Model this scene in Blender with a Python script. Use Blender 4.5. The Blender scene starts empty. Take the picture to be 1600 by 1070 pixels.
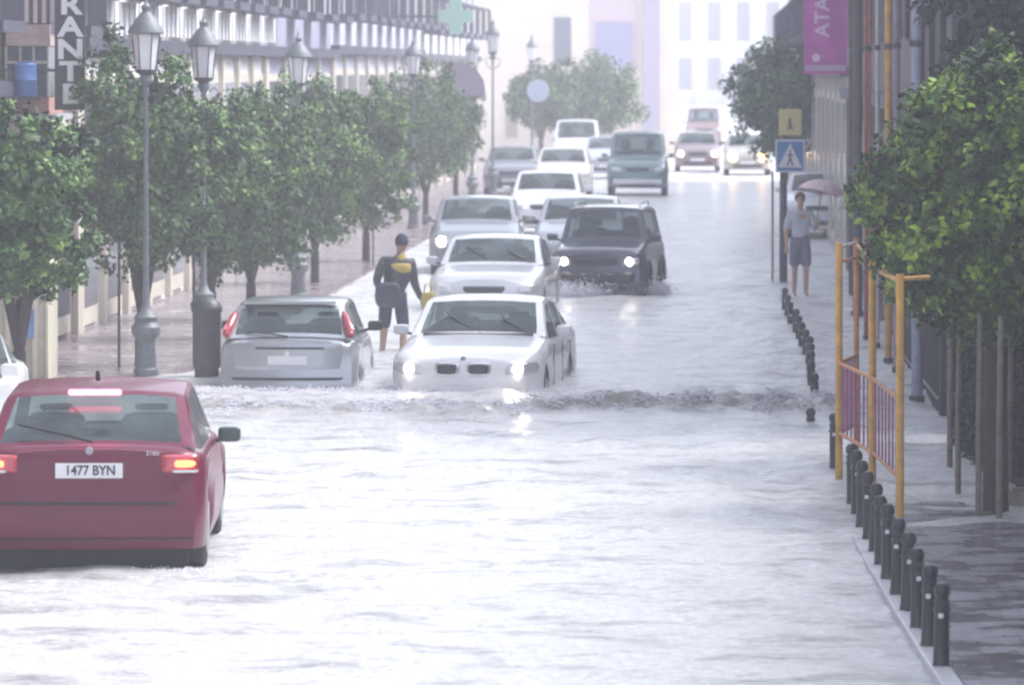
import bpy, bmesh, math, random
from mathutils import Vector, Matrix, noise
random.seed(11)
sc = bpy.context.scene
COL = sc.collection
R = math.radians
PI = math.pi

# ------------------------------------------------------------------ camera, sky, sun, exposure
F = 7900.0; CAMZ = 3.75; HY = 108.0
cd = bpy.data.cameras.new('camera'); cam = bpy.data.objects.new('camera', cd); COL.objects.link(cam)
cam.location = (0, 0, CAMZ); cam.rotation_euler = (R(90), 0, 0)
cd.sensor_width = 36; cd.lens = F / 1600 * 36; cd.shift_y = -(535 - HY) / 1600
cd.clip_start = 1; cd.clip_end = 3000
cd.dof.use_dof = True; cd.dof.focus_distance = 47; cd.dof.aperture_fstop = 4.2
sc.camera = cam

SUN_EL, SUN_AZ = R(52), R(72)      # azimuth measured from +Y (down the street) towards +X
w = bpy.data.worlds.new('World'); sc.world = w; w.use_nodes = True
nt = w.node_tree; nt.nodes.clear()
sky = nt.nodes.new('ShaderNodeTexSky'); sky.sky_type = 'NISHITA'; sky.sun_disc = False
sky.sun_elevation = SUN_EL; sky.sun_rotation = SUN_AZ
sky.air_density = 1.0; sky.dust_density = 2.0; sky.ozone_density = 1.0
bg = nt.nodes.new('ShaderNodeBackground'); bg.inputs[1].default_value = 0.15
wo = nt.nodes.new('ShaderNodeOutputWorld')
hs = nt.nodes.new('ShaderNodeHueSaturation'); hs.inputs['Saturation'].default_value = .42      # a grey rain sky
tn = nt.nodes.new('ShaderNodeMix'); tn.data_type = 'RGBA'; tn.blend_type = 'MULTIPLY'; tn.inputs[0].default_value = 1; tn.inputs[7].default_value = (.955, .965, 1.0, 1)
nt.links.new(sky.outputs[0], hs.inputs['Color']); nt.links.new(hs.outputs[0], tn.inputs[6]); nt.links.new(tn.outputs[2], bg.inputs[0]); nt.links.new(bg.outputs[0], wo.inputs[0])
sd = bpy.data.lights.new('sun', 'SUN'); sun = bpy.data.objects.new('sun', sd); COL.objects.link(sun)
sd.energy = 1.5; sd.angle = R(30); sd.color = (1.0, 0.985, 0.97)
dirv = Vector((math.sin(SUN_AZ) * math.cos(SUN_EL), math.cos(SUN_AZ) * math.cos(SUN_EL), math.sin(SUN_EL)))
sun.rotation_euler = (-dirv).to_track_quat('-Z', 'Y').to_euler()
sc.view_settings.view_transform = 'Standard'; sc.view_settings.look = 'None'
sc.view_settings.gamma = 1; sc.view_settings.use_curve_mapping = False
sc.view_settings.exposure = 1.45
sc.render.engine = 'CYCLES'
sc.cycles.use_denoising = True
sc.cycles.max_bounces = 8; sc.cycles.diffuse_bounces = 3; sc.cycles.glossy_bounces = 3
sc.cycles.transmission_bounces = 3; sc.cycles.volume_bounces = 1; sc.cycles.transparent_max_bounces = 6
sc.cycles.caustics_reflective = False; sc.cycles.caustics_refractive = False
sc.cycles.pixel_filter_type = 'BLACKMAN_HARRIS'; sc.cycles.filter_width = 2.2

# ------------------------------------------------------------------ measuring helpers
def gs(y): return (y - HY) / CAMZ                       # pixels per metre where the ground shows at row y
def at(x, y):                                           # ground point seen at a pixel
    s = gs(y); return ((x - 800) / s, F / s)
def XD(x, D): return (x - 800) * D / F
def ZD(y, D): return CAMZ - (y - HY) * D / F
def wallL(D): return -6.3 + .043 * (D - 68)
def lineL(D): return -7.1 + .043 * D
def wallR(D): return 2.55 + .04 * D

# ------------------------------------------------------------------ materials
MATS = {}
def mat(name, col, rough=.6, metal=0., spec=.5, noise_amt=0., nscale=6., bump=0., bscale=30., emit=None, estr=0., coat=0., stretch=None):
    if name in MATS: return MATS[name]
    m = bpy.data.materials.new(name); m.use_nodes = True
    n = m.node_tree; b = n.nodes['Principled BSDF']
    b.inputs['Base Color'].default_value = (*col, 1); b.inputs['Roughness'].default_value = rough
    b.inputs['Metallic'].default_value = metal; b.inputs['Specular IOR Level'].default_value = spec
    b.inputs['Coat Weight'].default_value = coat; b.inputs['Coat Roughness'].default_value = .05
    tc = n.nodes.new('ShaderNodeTexCoord'); mp = n.nodes.new('ShaderNodeMapping')
    n.links.new(tc.outputs['Object'], mp.inputs[0])
    if stretch: mp.inputs['Scale'].default_value = stretch
    if noise_amt > 0:
        t = n.nodes.new('ShaderNodeTexNoise'); t.inputs['Scale'].default_value = nscale; t.inputs['Detail'].default_value = 6
        t.inputs['Roughness'].default_value = .65
        n.links.new(mp.outputs[0], t.inputs['Vector'])
        r = n.nodes.new('ShaderNodeMapRange'); r.inputs[1].default_value = .3; r.inputs[2].default_value = .7
        r.inputs[3].default_value = 1 - noise_amt; r.inputs[4].default_value = 1 + noise_amt * .6
        n.links.new(t.outputs[0], r.inputs[0])
        v = n.nodes.new('ShaderNodeVectorMath'); v.operation = 'SCALE'; v.inputs[0].default_value = col
        n.links.new(r.outputs[0], v.inputs['Scale']); n.links.new(v.outputs[0], b.inputs['Base Color'])
    if bump > 0:
        t2 = n.nodes.new('ShaderNodeTexNoise'); t2.inputs['Scale'].default_value = bscale; t2.inputs['Detail'].default_value = 4
        n.links.new(mp.outputs[0], t2.inputs['Vector'])
        bp = n.nodes.new('ShaderNodeBump'); bp.inputs['Strength'].default_value = bump; bp.inputs['Distance'].default_value = .02
        n.links.new(t2.outputs[0], bp.inputs['Height']); n.links.new(bp.outputs[0], b.inputs['Normal'])
    if emit: b.inputs['Emission Color'].default_value = (*emit, 1); b.inputs['Emission Strength'].default_value = estr
    MATS[name] = m; return m
def paint(name, col, metal=.0): return mat('paint_' + name, col, rough=.28, metal=metal, coat=.8, noise_amt=.10, nscale=2.5, bump=.05, bscale=120)
def leafmat(name, c1, c2, c3):
    m = bpy.data.materials.new(name); m.use_nodes = True; n = m.node_tree; b = n.nodes['Principled BSDF']
    g = n.nodes.new('ShaderNodeNewGeometry'); r = n.nodes.new('ShaderNodeValToRGB')
    e = r.color_ramp.elements; e[0].color = (*c1, 1); e[0].position = 0.0; e[1].color = (*c3, 1); e[1].position = 1.0
    k = e.new(.55); k.color = (*c2, 1)
    tc = n.nodes.new('ShaderNodeTexCoord'); t = n.nodes.new('ShaderNodeTexNoise'); t.inputs['Scale'].default_value = 3.2; t.inputs['Detail'].default_value = 2
    n.links.new(tc.outputs['Object'], t.inputs['Vector'])
    mm = n.nodes.new('ShaderNodeMath'); mm.operation = 'MULTIPLY_ADD'; mm.inputs[1].default_value = .5; n.links.new(g.outputs['Random Per Island'], mm.inputs[0])
    r2 = n.nodes.new('ShaderNodeMapRange'); r2.inputs[1].default_value = .35; r2.inputs[2].default_value = .65; r2.inputs[3].default_value = -.12; r2.inputs[4].default_value = .55
    n.links.new(t.outputs[0], r2.inputs[0]); n.links.new(r2.outputs[0], mm.inputs[2])
    n.links.new(mm.outputs[0], r.inputs[0]); n.links.new(r.outputs[0], b.inputs['Base Color'])
    b.inputs['Roughness'].default_value = .5; b.inputs['Specular IOR Level'].default_value = .25
    MATS[name] = m; return m

M_glass = mat('car_glass', (.085, .12, .125), rough=.14, spec=.5, noise_amt=.75, nscale=2.6, bump=.05, bscale=60)  # blotchy tint puts tree reflections into the glass colour
_n = M_glass.node_tree; _t = _n.nodes.new('ShaderNodeBsdfTransparent'); _t.inputs[0].default_value = (.75, .85, .84, 1); _mx = _n.nodes.new('ShaderNodeMixShader'); _mx.inputs[0].default_value = .5
_n.links.new(_n.nodes['Principled BSDF'].outputs[0], _mx.inputs[1]); _n.links.new(_t.outputs[0], _mx.inputs[2]); _n.links.new(_mx.outputs[0], _n.nodes['Material Output'].inputs[0])
M_seat = mat('seat_cloth', (.03, .032, .038), rough=.9)
M_black = mat('black_plastic', (.018, .018, .022), rough=.45, noise_amt=.2)
M_tyre = mat('tyre_rubber', (.016, .016, .018), rough=.7, noise_amt=.3, nscale=20)
M_rim = mat('wheel_alloy', (.42, .42, .44), rough=.35, metal=.8)
M_chrome = mat('chrome', (.6, .6, .62), rough=.15, metal=1)
M_plate = mat('number_plate_white', (.75, .75, .78), rough=.4, noise_amt=.08)
M_text = mat('plate_lettering', (.02, .02, .03), rough=.5)
M_lens = mat('clear_lamp_lens', (.55, .56, .58), rough=.15, metal=.3, coat=1)
M_lamp = mat('lit_headlamp', (.9, .85, .75), emit=(1., .90, .74), estr=20)
M_lampdim = mat('dim_headlamp', (.9, .88, .8), emit=(1., .93, .82), estr=2.5)
M_redlens = mat('red_lamp_lens', (.42, .015, .03), rough=.2, coat=1)
M_redlit = mat('lit_tail_lamp', (.6, .03, .02), emit=(1., .13, .05), estr=2.6)
M_brake = mat('lit_brake_lamp', (.7, .05, .1), emit=(1., .12, .28), estr=4.0)
M_amberlit = mat('lit_amber_lamp', (.8, .35, .05), emit=(1., .52, .14), estr=9)
M_under = mat('underbody', (.012, .013, .014), rough=.8)

# ------------------------------------------------------------------ object helpers
def setp(o, label=None, cat=None, group=None, kind=None):
    if label: o['label'] = label
    if cat: o['category'] = cat
    if group: o['group'] = group
    if kind: o['kind'] = kind
    return o
def thing(name, label, cat, loc=(0, 0, 0), rz=0, group=None):
    o = bpy.data.objects.new(name, None); COL.objects.link(o); o.location = loc; o.rotation_euler = (0, 0, rz)
    o.empty_display_size = .2
    return setp(o, label, cat, group)
def link(name, me, m=None, parent=None, smooth=None):
    o = bpy.data.objects.new(name, me); COL.objects.link(o)
    if m is not None:
        me.materials.clear(); me.materials.append(m)
    if smooth is not None:
        me.polygons.foreach_set('use_smooth', [True] * len(me.polygons)); me.set_sharp_from_angle(angle=R(smooth))
    if parent: o.parent = parent
    return o
def obj(name, bm, m, parent=None, smooth=None):
    bmesh.ops.recalc_face_normals(bm, faces=bm.faces)
    me = bpy.data.meshes.new(name); bm.to_mesh(me); bm.free()
    return link(name, me, m, parent, smooth)
def pyobj(name, vs, fs, m, parent=None, smooth=None):
    me = bpy.data.meshes.new(name); me.from_pydata(vs, [], fs); me.update()
    return link(name, me, m, parent, smooth)
def box(bm, x0, x1, y0, y1, z0, z1, bev=0.):
    r = bmesh.ops.create_cube(bm, size=1)
    vs = r['verts']
    for v in vs:
        v.co = Vector(((x0 + x1) / 2 + v.co.x * (x1 - x0), (y0 + y1) / 2 + v.co.y * (y1 - y0), (z0 + z1) / 2 + v.co.z * (z1 - z0)))
    if bev > 0:
        es = set(e for v in vs for e in v.link_edges)
        bmesh.ops.bevel(bm, geom=list(es), offset=bev, segments=2, affect='EDGES')
def rbox(bm, x0, x1, y0, y1, z0, z1, p=.45, seg=14):
    r = bmesh.ops.create_uvsphere(bm, u_segments=seg * 2, v_segments=seg, radius=1)
    sg = lambda v: math.copysign(abs(v) ** p, v)
    for v in r['verts']:
        c_ = v.co; v.co = Vector(((x0 + x1) / 2 + sg(c_.x) * (x1 - x0) / 2, (y0 + y1) / 2 + sg(c_.y) * (y1 - y0) / 2, (z0 + z1) / 2 + sg(c_.z) * (z1 - z0) / 2))
def bx(name, dims, m, parent=None, bev=0.):
    bm = bmesh.new(); box(bm, *dims, bev); return obj(name, bm, m, parent)
def lathe(bm, prof, n=14, c=(0, 0), a0=0):
    rings = []
    for (r, z) in prof:
        if r < 1e-4: rings.append([bm.verts.new((c[0], c[1], z))])
        else: rings.append([bm.verts.new((c[0] + r * math.cos(a0 + 2 * PI * i / n), c[1] + r * math.sin(a0 + 2 * PI * i / n), z)) for i in range(n)])
    for a, b in zip(rings, rings[1:]):
        for i in range(n):
            j = (i + 1) % n
            if len(a) == 1 and len(b) == 1: continue
            if len(a) == 1: bm.faces.new((a[0], b[j], b[i]))
            elif len(b) == 1: bm.faces.new((a[i], a[j], b[0]))
            else: bm.faces.new((a[i], a[j], b[j], b[i]))
    if len(rings[0]) > 1: bm.faces.new(rings[0][::-1])
    if len(rings[-1]) > 1: bm.faces.new(rings[-1])
def tube(bm, pts, rad, n=7):
    pts = [Vector(p) for p in pts]
    if not hasattr(rad, '__len__'): rad = [rad] * len(pts)
    prev = None; first = None
    for i, p in enumerate(pts):
        d = (pts[min(i + 1, len(pts) - 1)] - pts[max(i - 1, 0)]).normalized()
        a = Vector((1, 0, 0)) if abs(d.x) < .8 else Vector((0, 1, 0))
        u = d.cross(a).normalized(); v = d.cross(u)
        ring = [bm.verts.new(p + (u * math.cos(2 * PI * k / n) + v * math.sin(2 * PI * k / n)) * rad[i]) for k in range(n)]
        if prev:
            for k in range(n): bm.faces.new((prev[k], prev[(k + 1) % n], ring[(k + 1) % n], ring[k]))
        else: first = ring
        prev = ring
    bm.faces.new(first[::-1]); bm.faces.new(prev)
def tb(name, pts, rad, m, parent=None, n=8):
    bm = bmesh.new(); tube(bm, pts, rad, n); return obj(name, bm, m, parent, smooth=50)
def text(name, s, size, m, parent, loc, rot=(R(90), 0, 0), depth=.004, sx=1., bold=0.):
    c = bpy.data.curves.new(name, 'FONT'); c.body = s; c.size = size; c.extrude = depth; c.align_x = 'CENTER'; c.align_y = 'CENTER'; c.offset = bold
    t = bpy.data.objects.new(name, c); COL.objects.link(t)
    me = bpy.data.meshes.new_from_object(t); bpy.data.objects.remove(t); bpy.data.curves.remove(c)
    o = link(name, me, m, parent); o.location = loc; o.rotation_euler = rot; o.scale = (sx, 1, 1)
    return o
def copy_tree(o, parent=None):
    c = o.copy(); COL.objects.link(c)
    if parent: c.parent = parent
    for ch in o.children: copy_tree(ch, c)
    return c

# ------------------------------------------------------------------ water
def smooth01(a, b, x):
    t = max(0, min(1, (x - a) / (b - a))); return t * t * (3 - 2 * t)
def ridge_line(X): return 56.5 - .9 * math.exp(-((X + .6) / 1.3) ** 2) + .35 * math.sin(X * 1.3 + .6) + .25 * math.sin(X * 3.1) + .12 * (X - 1)
def wave(X, D):
    n1 = noise.noise(Vector((X * .55, D * .42, 1.3)))
    n2 = noise.noise(Vector((X * 1.5 + 9, D * 1.1, 4.1)))
    n3 = noise.noise(Vector((X * 2.6, D * 2.8, 7.7)))
    n4 = noise.noise(Vector((X * 6., D * 5., 2.7)))
    calm = smooth01(170, 60, D) * .7 + .3
    near = .75 + .25 * smooth01(30, 50, D)
    z = calm * near * (.030 * n1 + .036 * n2 + .026 * n3 + .012 * n4)
    # bow wave rolling ahead of the white saloon, travelling to the far kerb
    amp = .11 * smooth01(-4.4, -2.8, X) * (1 - .75 * smooth01(3.2, 5.6, X)) * (.8 + .45 * noise.noise(Vector((X * 1.4, 3, 3))))
    d = D - ridge_line(X)
    d += .5 * noise.noise(Vector((X * .9, D * .6, 21)))
    g = math.exp(-(d / .6) ** 2) if d < 0 else math.exp(-(d / 1.3) ** 2)
    z += amp * g * (.85 + .6 * n3 + .8 * n4)
    z += .05 * amp / .11 * math.exp(-((d - 2.2) / .6) ** 2) * (1 + n2)
    z += .03 * math.exp(-((D - 40.6 - .25 * math.sin(X * 2) - .2 * X) / .25) ** 2) * smooth01(-1.5, .5, X) * (.6 + n2)
    z += .022 * math.exp(-((D - 50.5 - .3 * math.sin(X * 1.5)) / .3) ** 2) * (.5 + n2)
    z += .025 * math.exp(-((D - 36.2 + .5 * X) / .2) ** 2) * smooth01(-.5, -1.4, X) * (.8 + n2)
    return z
m = bpy.data.materials.new('flood_water'); m.use_nodes = True; n = m.node_tree; b = n.nodes['Principled BSDF']; M_water = m
tc = n.nodes.new('ShaderNodeTexCoord'); mp = n.nodes.new('ShaderNodeMapping'); mp.inputs['Scale'].default_value = (.8, 1.3, 1)
n.links.new(tc.outputs['Object'], mp.inputs[0])
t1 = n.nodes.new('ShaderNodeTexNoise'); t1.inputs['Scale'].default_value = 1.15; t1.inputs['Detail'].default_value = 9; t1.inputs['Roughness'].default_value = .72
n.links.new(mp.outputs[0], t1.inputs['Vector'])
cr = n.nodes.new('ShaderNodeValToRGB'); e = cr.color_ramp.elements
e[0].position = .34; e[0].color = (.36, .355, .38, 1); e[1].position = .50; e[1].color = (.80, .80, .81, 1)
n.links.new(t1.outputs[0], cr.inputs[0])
at_ = n.nodes.new('ShaderNodeAttribute'); at_.attribute_name = 'silt_shade'
mxc = n.nodes.new('ShaderNodeMix'); mxc.data_type = 'RGBA'; mxc.inputs[7].default_value = (.17, .14, .12, 1)
n.links.new(at_.outputs['Fac'], mxc.inputs[0]); tg = n.nodes.new('ShaderNodeTexNoise'); tg.inputs['Scale'].default_value = 15; tg.inputs['Detail'].default_value = 4; tg.inputs['Roughness'].default_value = .7; n.links.new(mp.outputs[0], tg.inputs['Vector'])
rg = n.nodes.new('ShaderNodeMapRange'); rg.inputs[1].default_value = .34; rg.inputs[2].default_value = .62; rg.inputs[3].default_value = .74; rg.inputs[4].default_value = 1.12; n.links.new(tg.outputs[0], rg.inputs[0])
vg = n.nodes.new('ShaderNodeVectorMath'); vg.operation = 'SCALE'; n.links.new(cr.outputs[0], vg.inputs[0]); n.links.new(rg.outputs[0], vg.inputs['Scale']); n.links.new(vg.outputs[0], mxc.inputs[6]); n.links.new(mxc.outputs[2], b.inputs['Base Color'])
b.inputs['Roughness'].default_value = .22; b.inputs['Specular IOR Level'].default_value = .5; b.inputs['IOR'].default_value = 1.33
t2 = n.nodes.new('ShaderNodeTexNoise'); t2.inputs['Scale'].default_value = 9; t2.inputs['Detail'].default_value = 9; t2.inputs['Roughness'].default_value = .78
mp2 = n.nodes.new('ShaderNodeMapping'); mp2.inputs['Scale'].default_value = (1, .6, 1); n.links.new(tc.outputs['Object'], mp2.inputs[0]); n.links.new(mp2.outputs[0], t2.inputs['Vector'])
bp = n.nodes.new('ShaderNodeBump'); bp.inputs['Strength'].default_value = .9; bp.inputs['Distance'].default_value = .05
n.links.new(t2.outputs[0], bp.inputs['Height']); n.links.new(bp.outputs[0], b.inputs['Normal'])

rows = []; y = 1230.0
while y > 175: rows.append(F / gs(y)); y -= 1.9
xs = [-700, -350] + [-130 + 5.2 * i for i in range(361)] + [2100, 2600]
Ds = [4, 15] + rows + [600, 1500]
vs = []; fs = []
for k, D in enumerate(Ds):
    for i, px in enumerate(xs):
        X = (px - 800) * max(D, 26) / F
        if i == 0: X = -130
        if i == 1: X = -45
        if i == len(xs) - 2: X = 45
        if i == len(xs) - 1: X = 150
        inner = 2 <= i < len(xs) - 2 and 2 <= k < len(Ds) - 2
        vs.append((X, D, wave(X, D) if inner else 0))
nx = len(xs)
for k in range(len(Ds) - 1):
    for i in range(nx - 1):
        a = k * nx + i; fs.append((a, a + 1, a + nx + 1, a + nx))
o = pyobj('water', vs, fs, M_water, smooth=180); setp(o, kind='structure')
def silt_shade(X, D):          # churned mud, plus shading of the bow wave's near slope painted in
    d = D - ridge_line(X); v = 0
    if -2.2 < d < 3.5:
        k = math.exp(-((d + .3) / (.9 if d < -.3 else 1.6)) ** 2)
        q = noise.noise(Vector((X * 1.1, D * 2.6, 5))) * .9 + noise.noise(Vector((X * 3.5, D * 6, 8))) * .7
        v = k * max(0, .9 + q) * smooth01(-4.6, -3.2, X) * (1 - .8 * smooth01(2.9, 4.2, X)) * (.42 + .6 * smooth01(-.2, 1.2, X))
    q2 = noise.noise(Vector((X * 1.3 + 3, D * 1.6, 15))) + .6 * noise.noise(Vector((X * 4, D * 5, 18)))
    return min(.9, v + max(0, q2 - .62) * .9)
at_ = o.data.attributes.new('silt_shade', 'FLOAT', 'POINT')
at_.data.foreach_set('value', [silt_shade(v[0], v[1]) if 27 < v[1] < 110 and abs(v[0]) < 12 else 0. for v in vs])

M_foam = mat('white_splash', (.80, .80, .86), rough=.4)
_n = M_foam.node_tree; _tr = _n.nodes.new('ShaderNodeBsdfTranslucent'); _tr.inputs[0].default_value = (.9, .9, .95, 1); _mx = _n.nodes.new('ShaderNodeMixShader'); _mx.inputs[0].default_value = .6
_n.links.new(_n.nodes['Principled BSDF'].outputs[0], _mx.inputs[1]); _n.links.new(_tr.outputs[0], _mx.inputs[2]); _n.links.new(_mx.outputs[0], _n.nodes['Material Output'].inputs[0])

# foam churned up round the wading cars
def foam(X0, X1, D0, D1, nn, hmax, label):
    vs = []; fs = []
    for i in range(nn):
        t = random.random(); X = X0 + (X1 - X0) * t; D = D0 + (D1 - D0) * t + random.gauss(0, .16)
        X += random.gauss(0, .08); r = random.uniform(.006, .022); h = abs(random.gauss(0, hmax))
        z = max(0, wave(X, D)) + h - .01; k = len(vs)
        for a in range(4): vs.append((X + r * math.cos(a * PI / 2 + t * 9), D + r * math.sin(a * PI / 2 + t * 9), z))
        vs.append((X, D, z + r * .7)); vs.append((X, D, z - r * .7))
        for a in range(4): fs += [(k + a, k + (a + 1) % 4, k + 4), (k + (a + 1) % 4, k + a, k + 5)]
    return setp(pyobj('foam', vs, fs, M_foam, smooth=80), label, 'foam', kind='stuff')
foam(-1.5, .6, 58.7, 58.9, 1500, .02, 'white foam along the bumper of the white saloon')
foam(-3.6, -1.9, 59.2, 59.2, 500, .02, 'white foam along the bumper of the silver hatchback')
foam(-2.75, -2.2, 37.9, 37.5, 260, .012, 'white foam thrown up by the rear wheel of the red hatchback')
foam(.4, 2.6, 83.4, 84.6, 6000, .10, 'spray round the wheels of the dark off-roader')

vs = []; fs = []
for i in range(7000):
    X = random.uniform(-4.2, 3.6); D = ridge_line(X) + random.gauss(0, .45) + .3 * noise.noise(Vector((X * 2, 1, 1)))
    if noise.noise(Vector((X * 1.8, D * 1.2, 31))) < -.12 + random.random() * .3: continue
    r = random.uniform(.006, .024); z = wave(X, D) + abs(random.gauss(0, .012)); k = len(vs); t = random.random()
    for a in range(4): vs.append((X + r * 1.6 * math.cos(a * PI / 2 + t * 9), D + r * math.sin(a * PI / 2 + t * 9), z))
    vs.append((X, D, z + r * .6)); vs.append((X, D, z - r * .6))
    for a in range(4): fs += [(k + a, k + (a + 1) % 4, k + 4), (k + (a + 1) % 4, k + a, k + 5)]
setp(pyobj('foam', vs, fs, M_foam, smooth=80), 'broken white foam on the crest of the wave crossing the road', 'foam', kind='stuff')

# ------------------------------------------------------------------ road bed and pavements
M_pave = mat('wet_paving', (.22, .20, .235), rough=.22, noise_amt=.25, nscale=4, bump=.25, bscale=18)
def tiles(m_, sx, mortar):
    n = m_.node_tree; b = n.nodes['Principled BSDF']; br = n.nodes.new('ShaderNodeTexBrick'); tc = n.nodes.new('ShaderNodeTexCoord')
    br.inputs['Scale'].default_value = sx; br.inputs['Mortar Size'].default_value = .012; br.inputs['Color1'].default_value = (.8, .8, .8, 1); br.inputs['Color2'].default_value = (1.15, 1.15, 1.15, 1); br.inputs['Mortar'].default_value = (mortar, mortar, mortar, 1)
    n.links.new(tc.outputs['Object'], br.inputs['Vector']); src = b.inputs['Base Color'].links[0].from_socket
    mx = n.nodes.new('ShaderNodeMix'); mx.data_type = 'RGBA'; mx.blend_type = 'MULTIPLY'; mx.inputs[0].default_value = 1
    n.links.new(src, mx.inputs[6]); n.links.new(br.outputs['Color'], mx.inputs[7]); n.links.new(mx.outputs[2], b.inputs['Base Color'])
    t = n.nodes.new('ShaderNodeTexNoise'); t.inputs['Scale'].default_value = 2.5; t.inputs['Detail'].default_value = 5; n.links.new(tc.outputs['Object'], t.inputs['Vector'])
    r = n.nodes.new('ShaderNodeMapRange'); r.inputs[1].default_value = .4; r.inputs[2].default_value = .62; r.inputs[3].default_value = .08; r.inputs[4].default_value = .5; n.links.new(t.outputs[0], r.inputs[0]); n.links.new(r.outputs[0], b.inputs['Roughness'])
M_pave.node_tree; tiles(M_pave, 1.6, .45)
M_pink = mat('wet_pink_paving', (.27, .22, .235), rough=.25, noise_amt=.3, nscale=2, bump=.25, bscale=12)
tiles(M_pink, 1.2, .5)
M_kerb = mat('granite_kerb', (.50, .50, .54), rough=.4, noise_amt=.2, nscale=9, bump=.2)
M_road = mat('asphalt', (.05, .05, .055), rough=.8, noise_amt=.3)
o = pyobj('road', [(-160, 2, -.75), (160, 2, -.75), (160, 1500, -.75), (-160, 1500, -.75)], [(0, 1, 2, 3)], M_road); setp(o, kind='structure')
def strip(name, pts, z0, z1, m, kind='structure'):     # closed prism over a plan outline; z1 may be a list
    nn = len(pts); zt = z1 if hasattr(z1, '__len__') else [z1] * nn
    vs = [(p[0], p[1], z0) for p in pts] + [(p[0], p[1], zt[i]) for i, p in enumerate(pts)]
    fs = [tuple(range(nn))[::-1], tuple(range(nn, 2 * nn))] + [(i, (i + 1) % nn, nn + (i + 1) % nn, nn + i) for i in range(nn)]
    bm = bmesh.new(); V = [bm.verts.new(v) for v in vs]
    for f in fs: bm.faces.new([V[i] for i in f])
    return setp(obj(name, bm, m), kind=kind)
# right pavement: above water near the camera, sinking under it further away
rk = [(24, 2.78), (29, 2.70), (32, 2.72), (38, 2.80), (44, 2.93), (50, 3.07)]
def flat(pts): return [(x, d) for d, x in pts]
pv_ = [(24, 2.78, .085), (29, 2.70, .085), (32, 2.72, .08), (38, 2.80, .065), (40.5, 2.85, .04), (42.5, 2.90, .0), (46, 2.98, -.06), (50, 3.07, -.12)]
vs = []; fs = []
for d, x, z in pv_: vs += [(x, d, -.7), (x, d, z), (7, d, z + .01), (7, d, -.7)]
for k in range(len(pv_) - 1):
    q = k * 4; fs += [(q, q + 1, q + 5, q + 4), (q + 1, q + 2, q + 6, q + 5), (q + 2, q + 3, q + 7, q + 6)]
setp(pyobj('pavement_right', vs, fs, M_pave), kind='structure')
strip('pavement_right_far', [(3.07, 50.004), (3.55, 58), (4.35, 80), (8.2, 155), (20, 300), (24, 300), (9.5, 155), (7, 80), (6.5, 50.004)], -.7, -.12, M_pave)
ks = [(d, x - .13) for d, x in rk[:5]]; ko = [(d, x - .004) for d, x in rk[:5]]
strip('kerb_right', flat(ks) + flat(ko[::-1]), -.7, [.085, .08, .055, .03, -.02] + [-.02, .03, .055, .08, .085], M_kerb)
strip('pavement_left', [(-3.85, 63.5), (-6.9, 56), (-7.6, 44), (-12, 44), (-12, 60), (2, 250), (4.0, 250)], -.7, .03, M_pink)
# small puddle ridges of water lapping on the near pavement are part of the wave mesh

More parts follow.
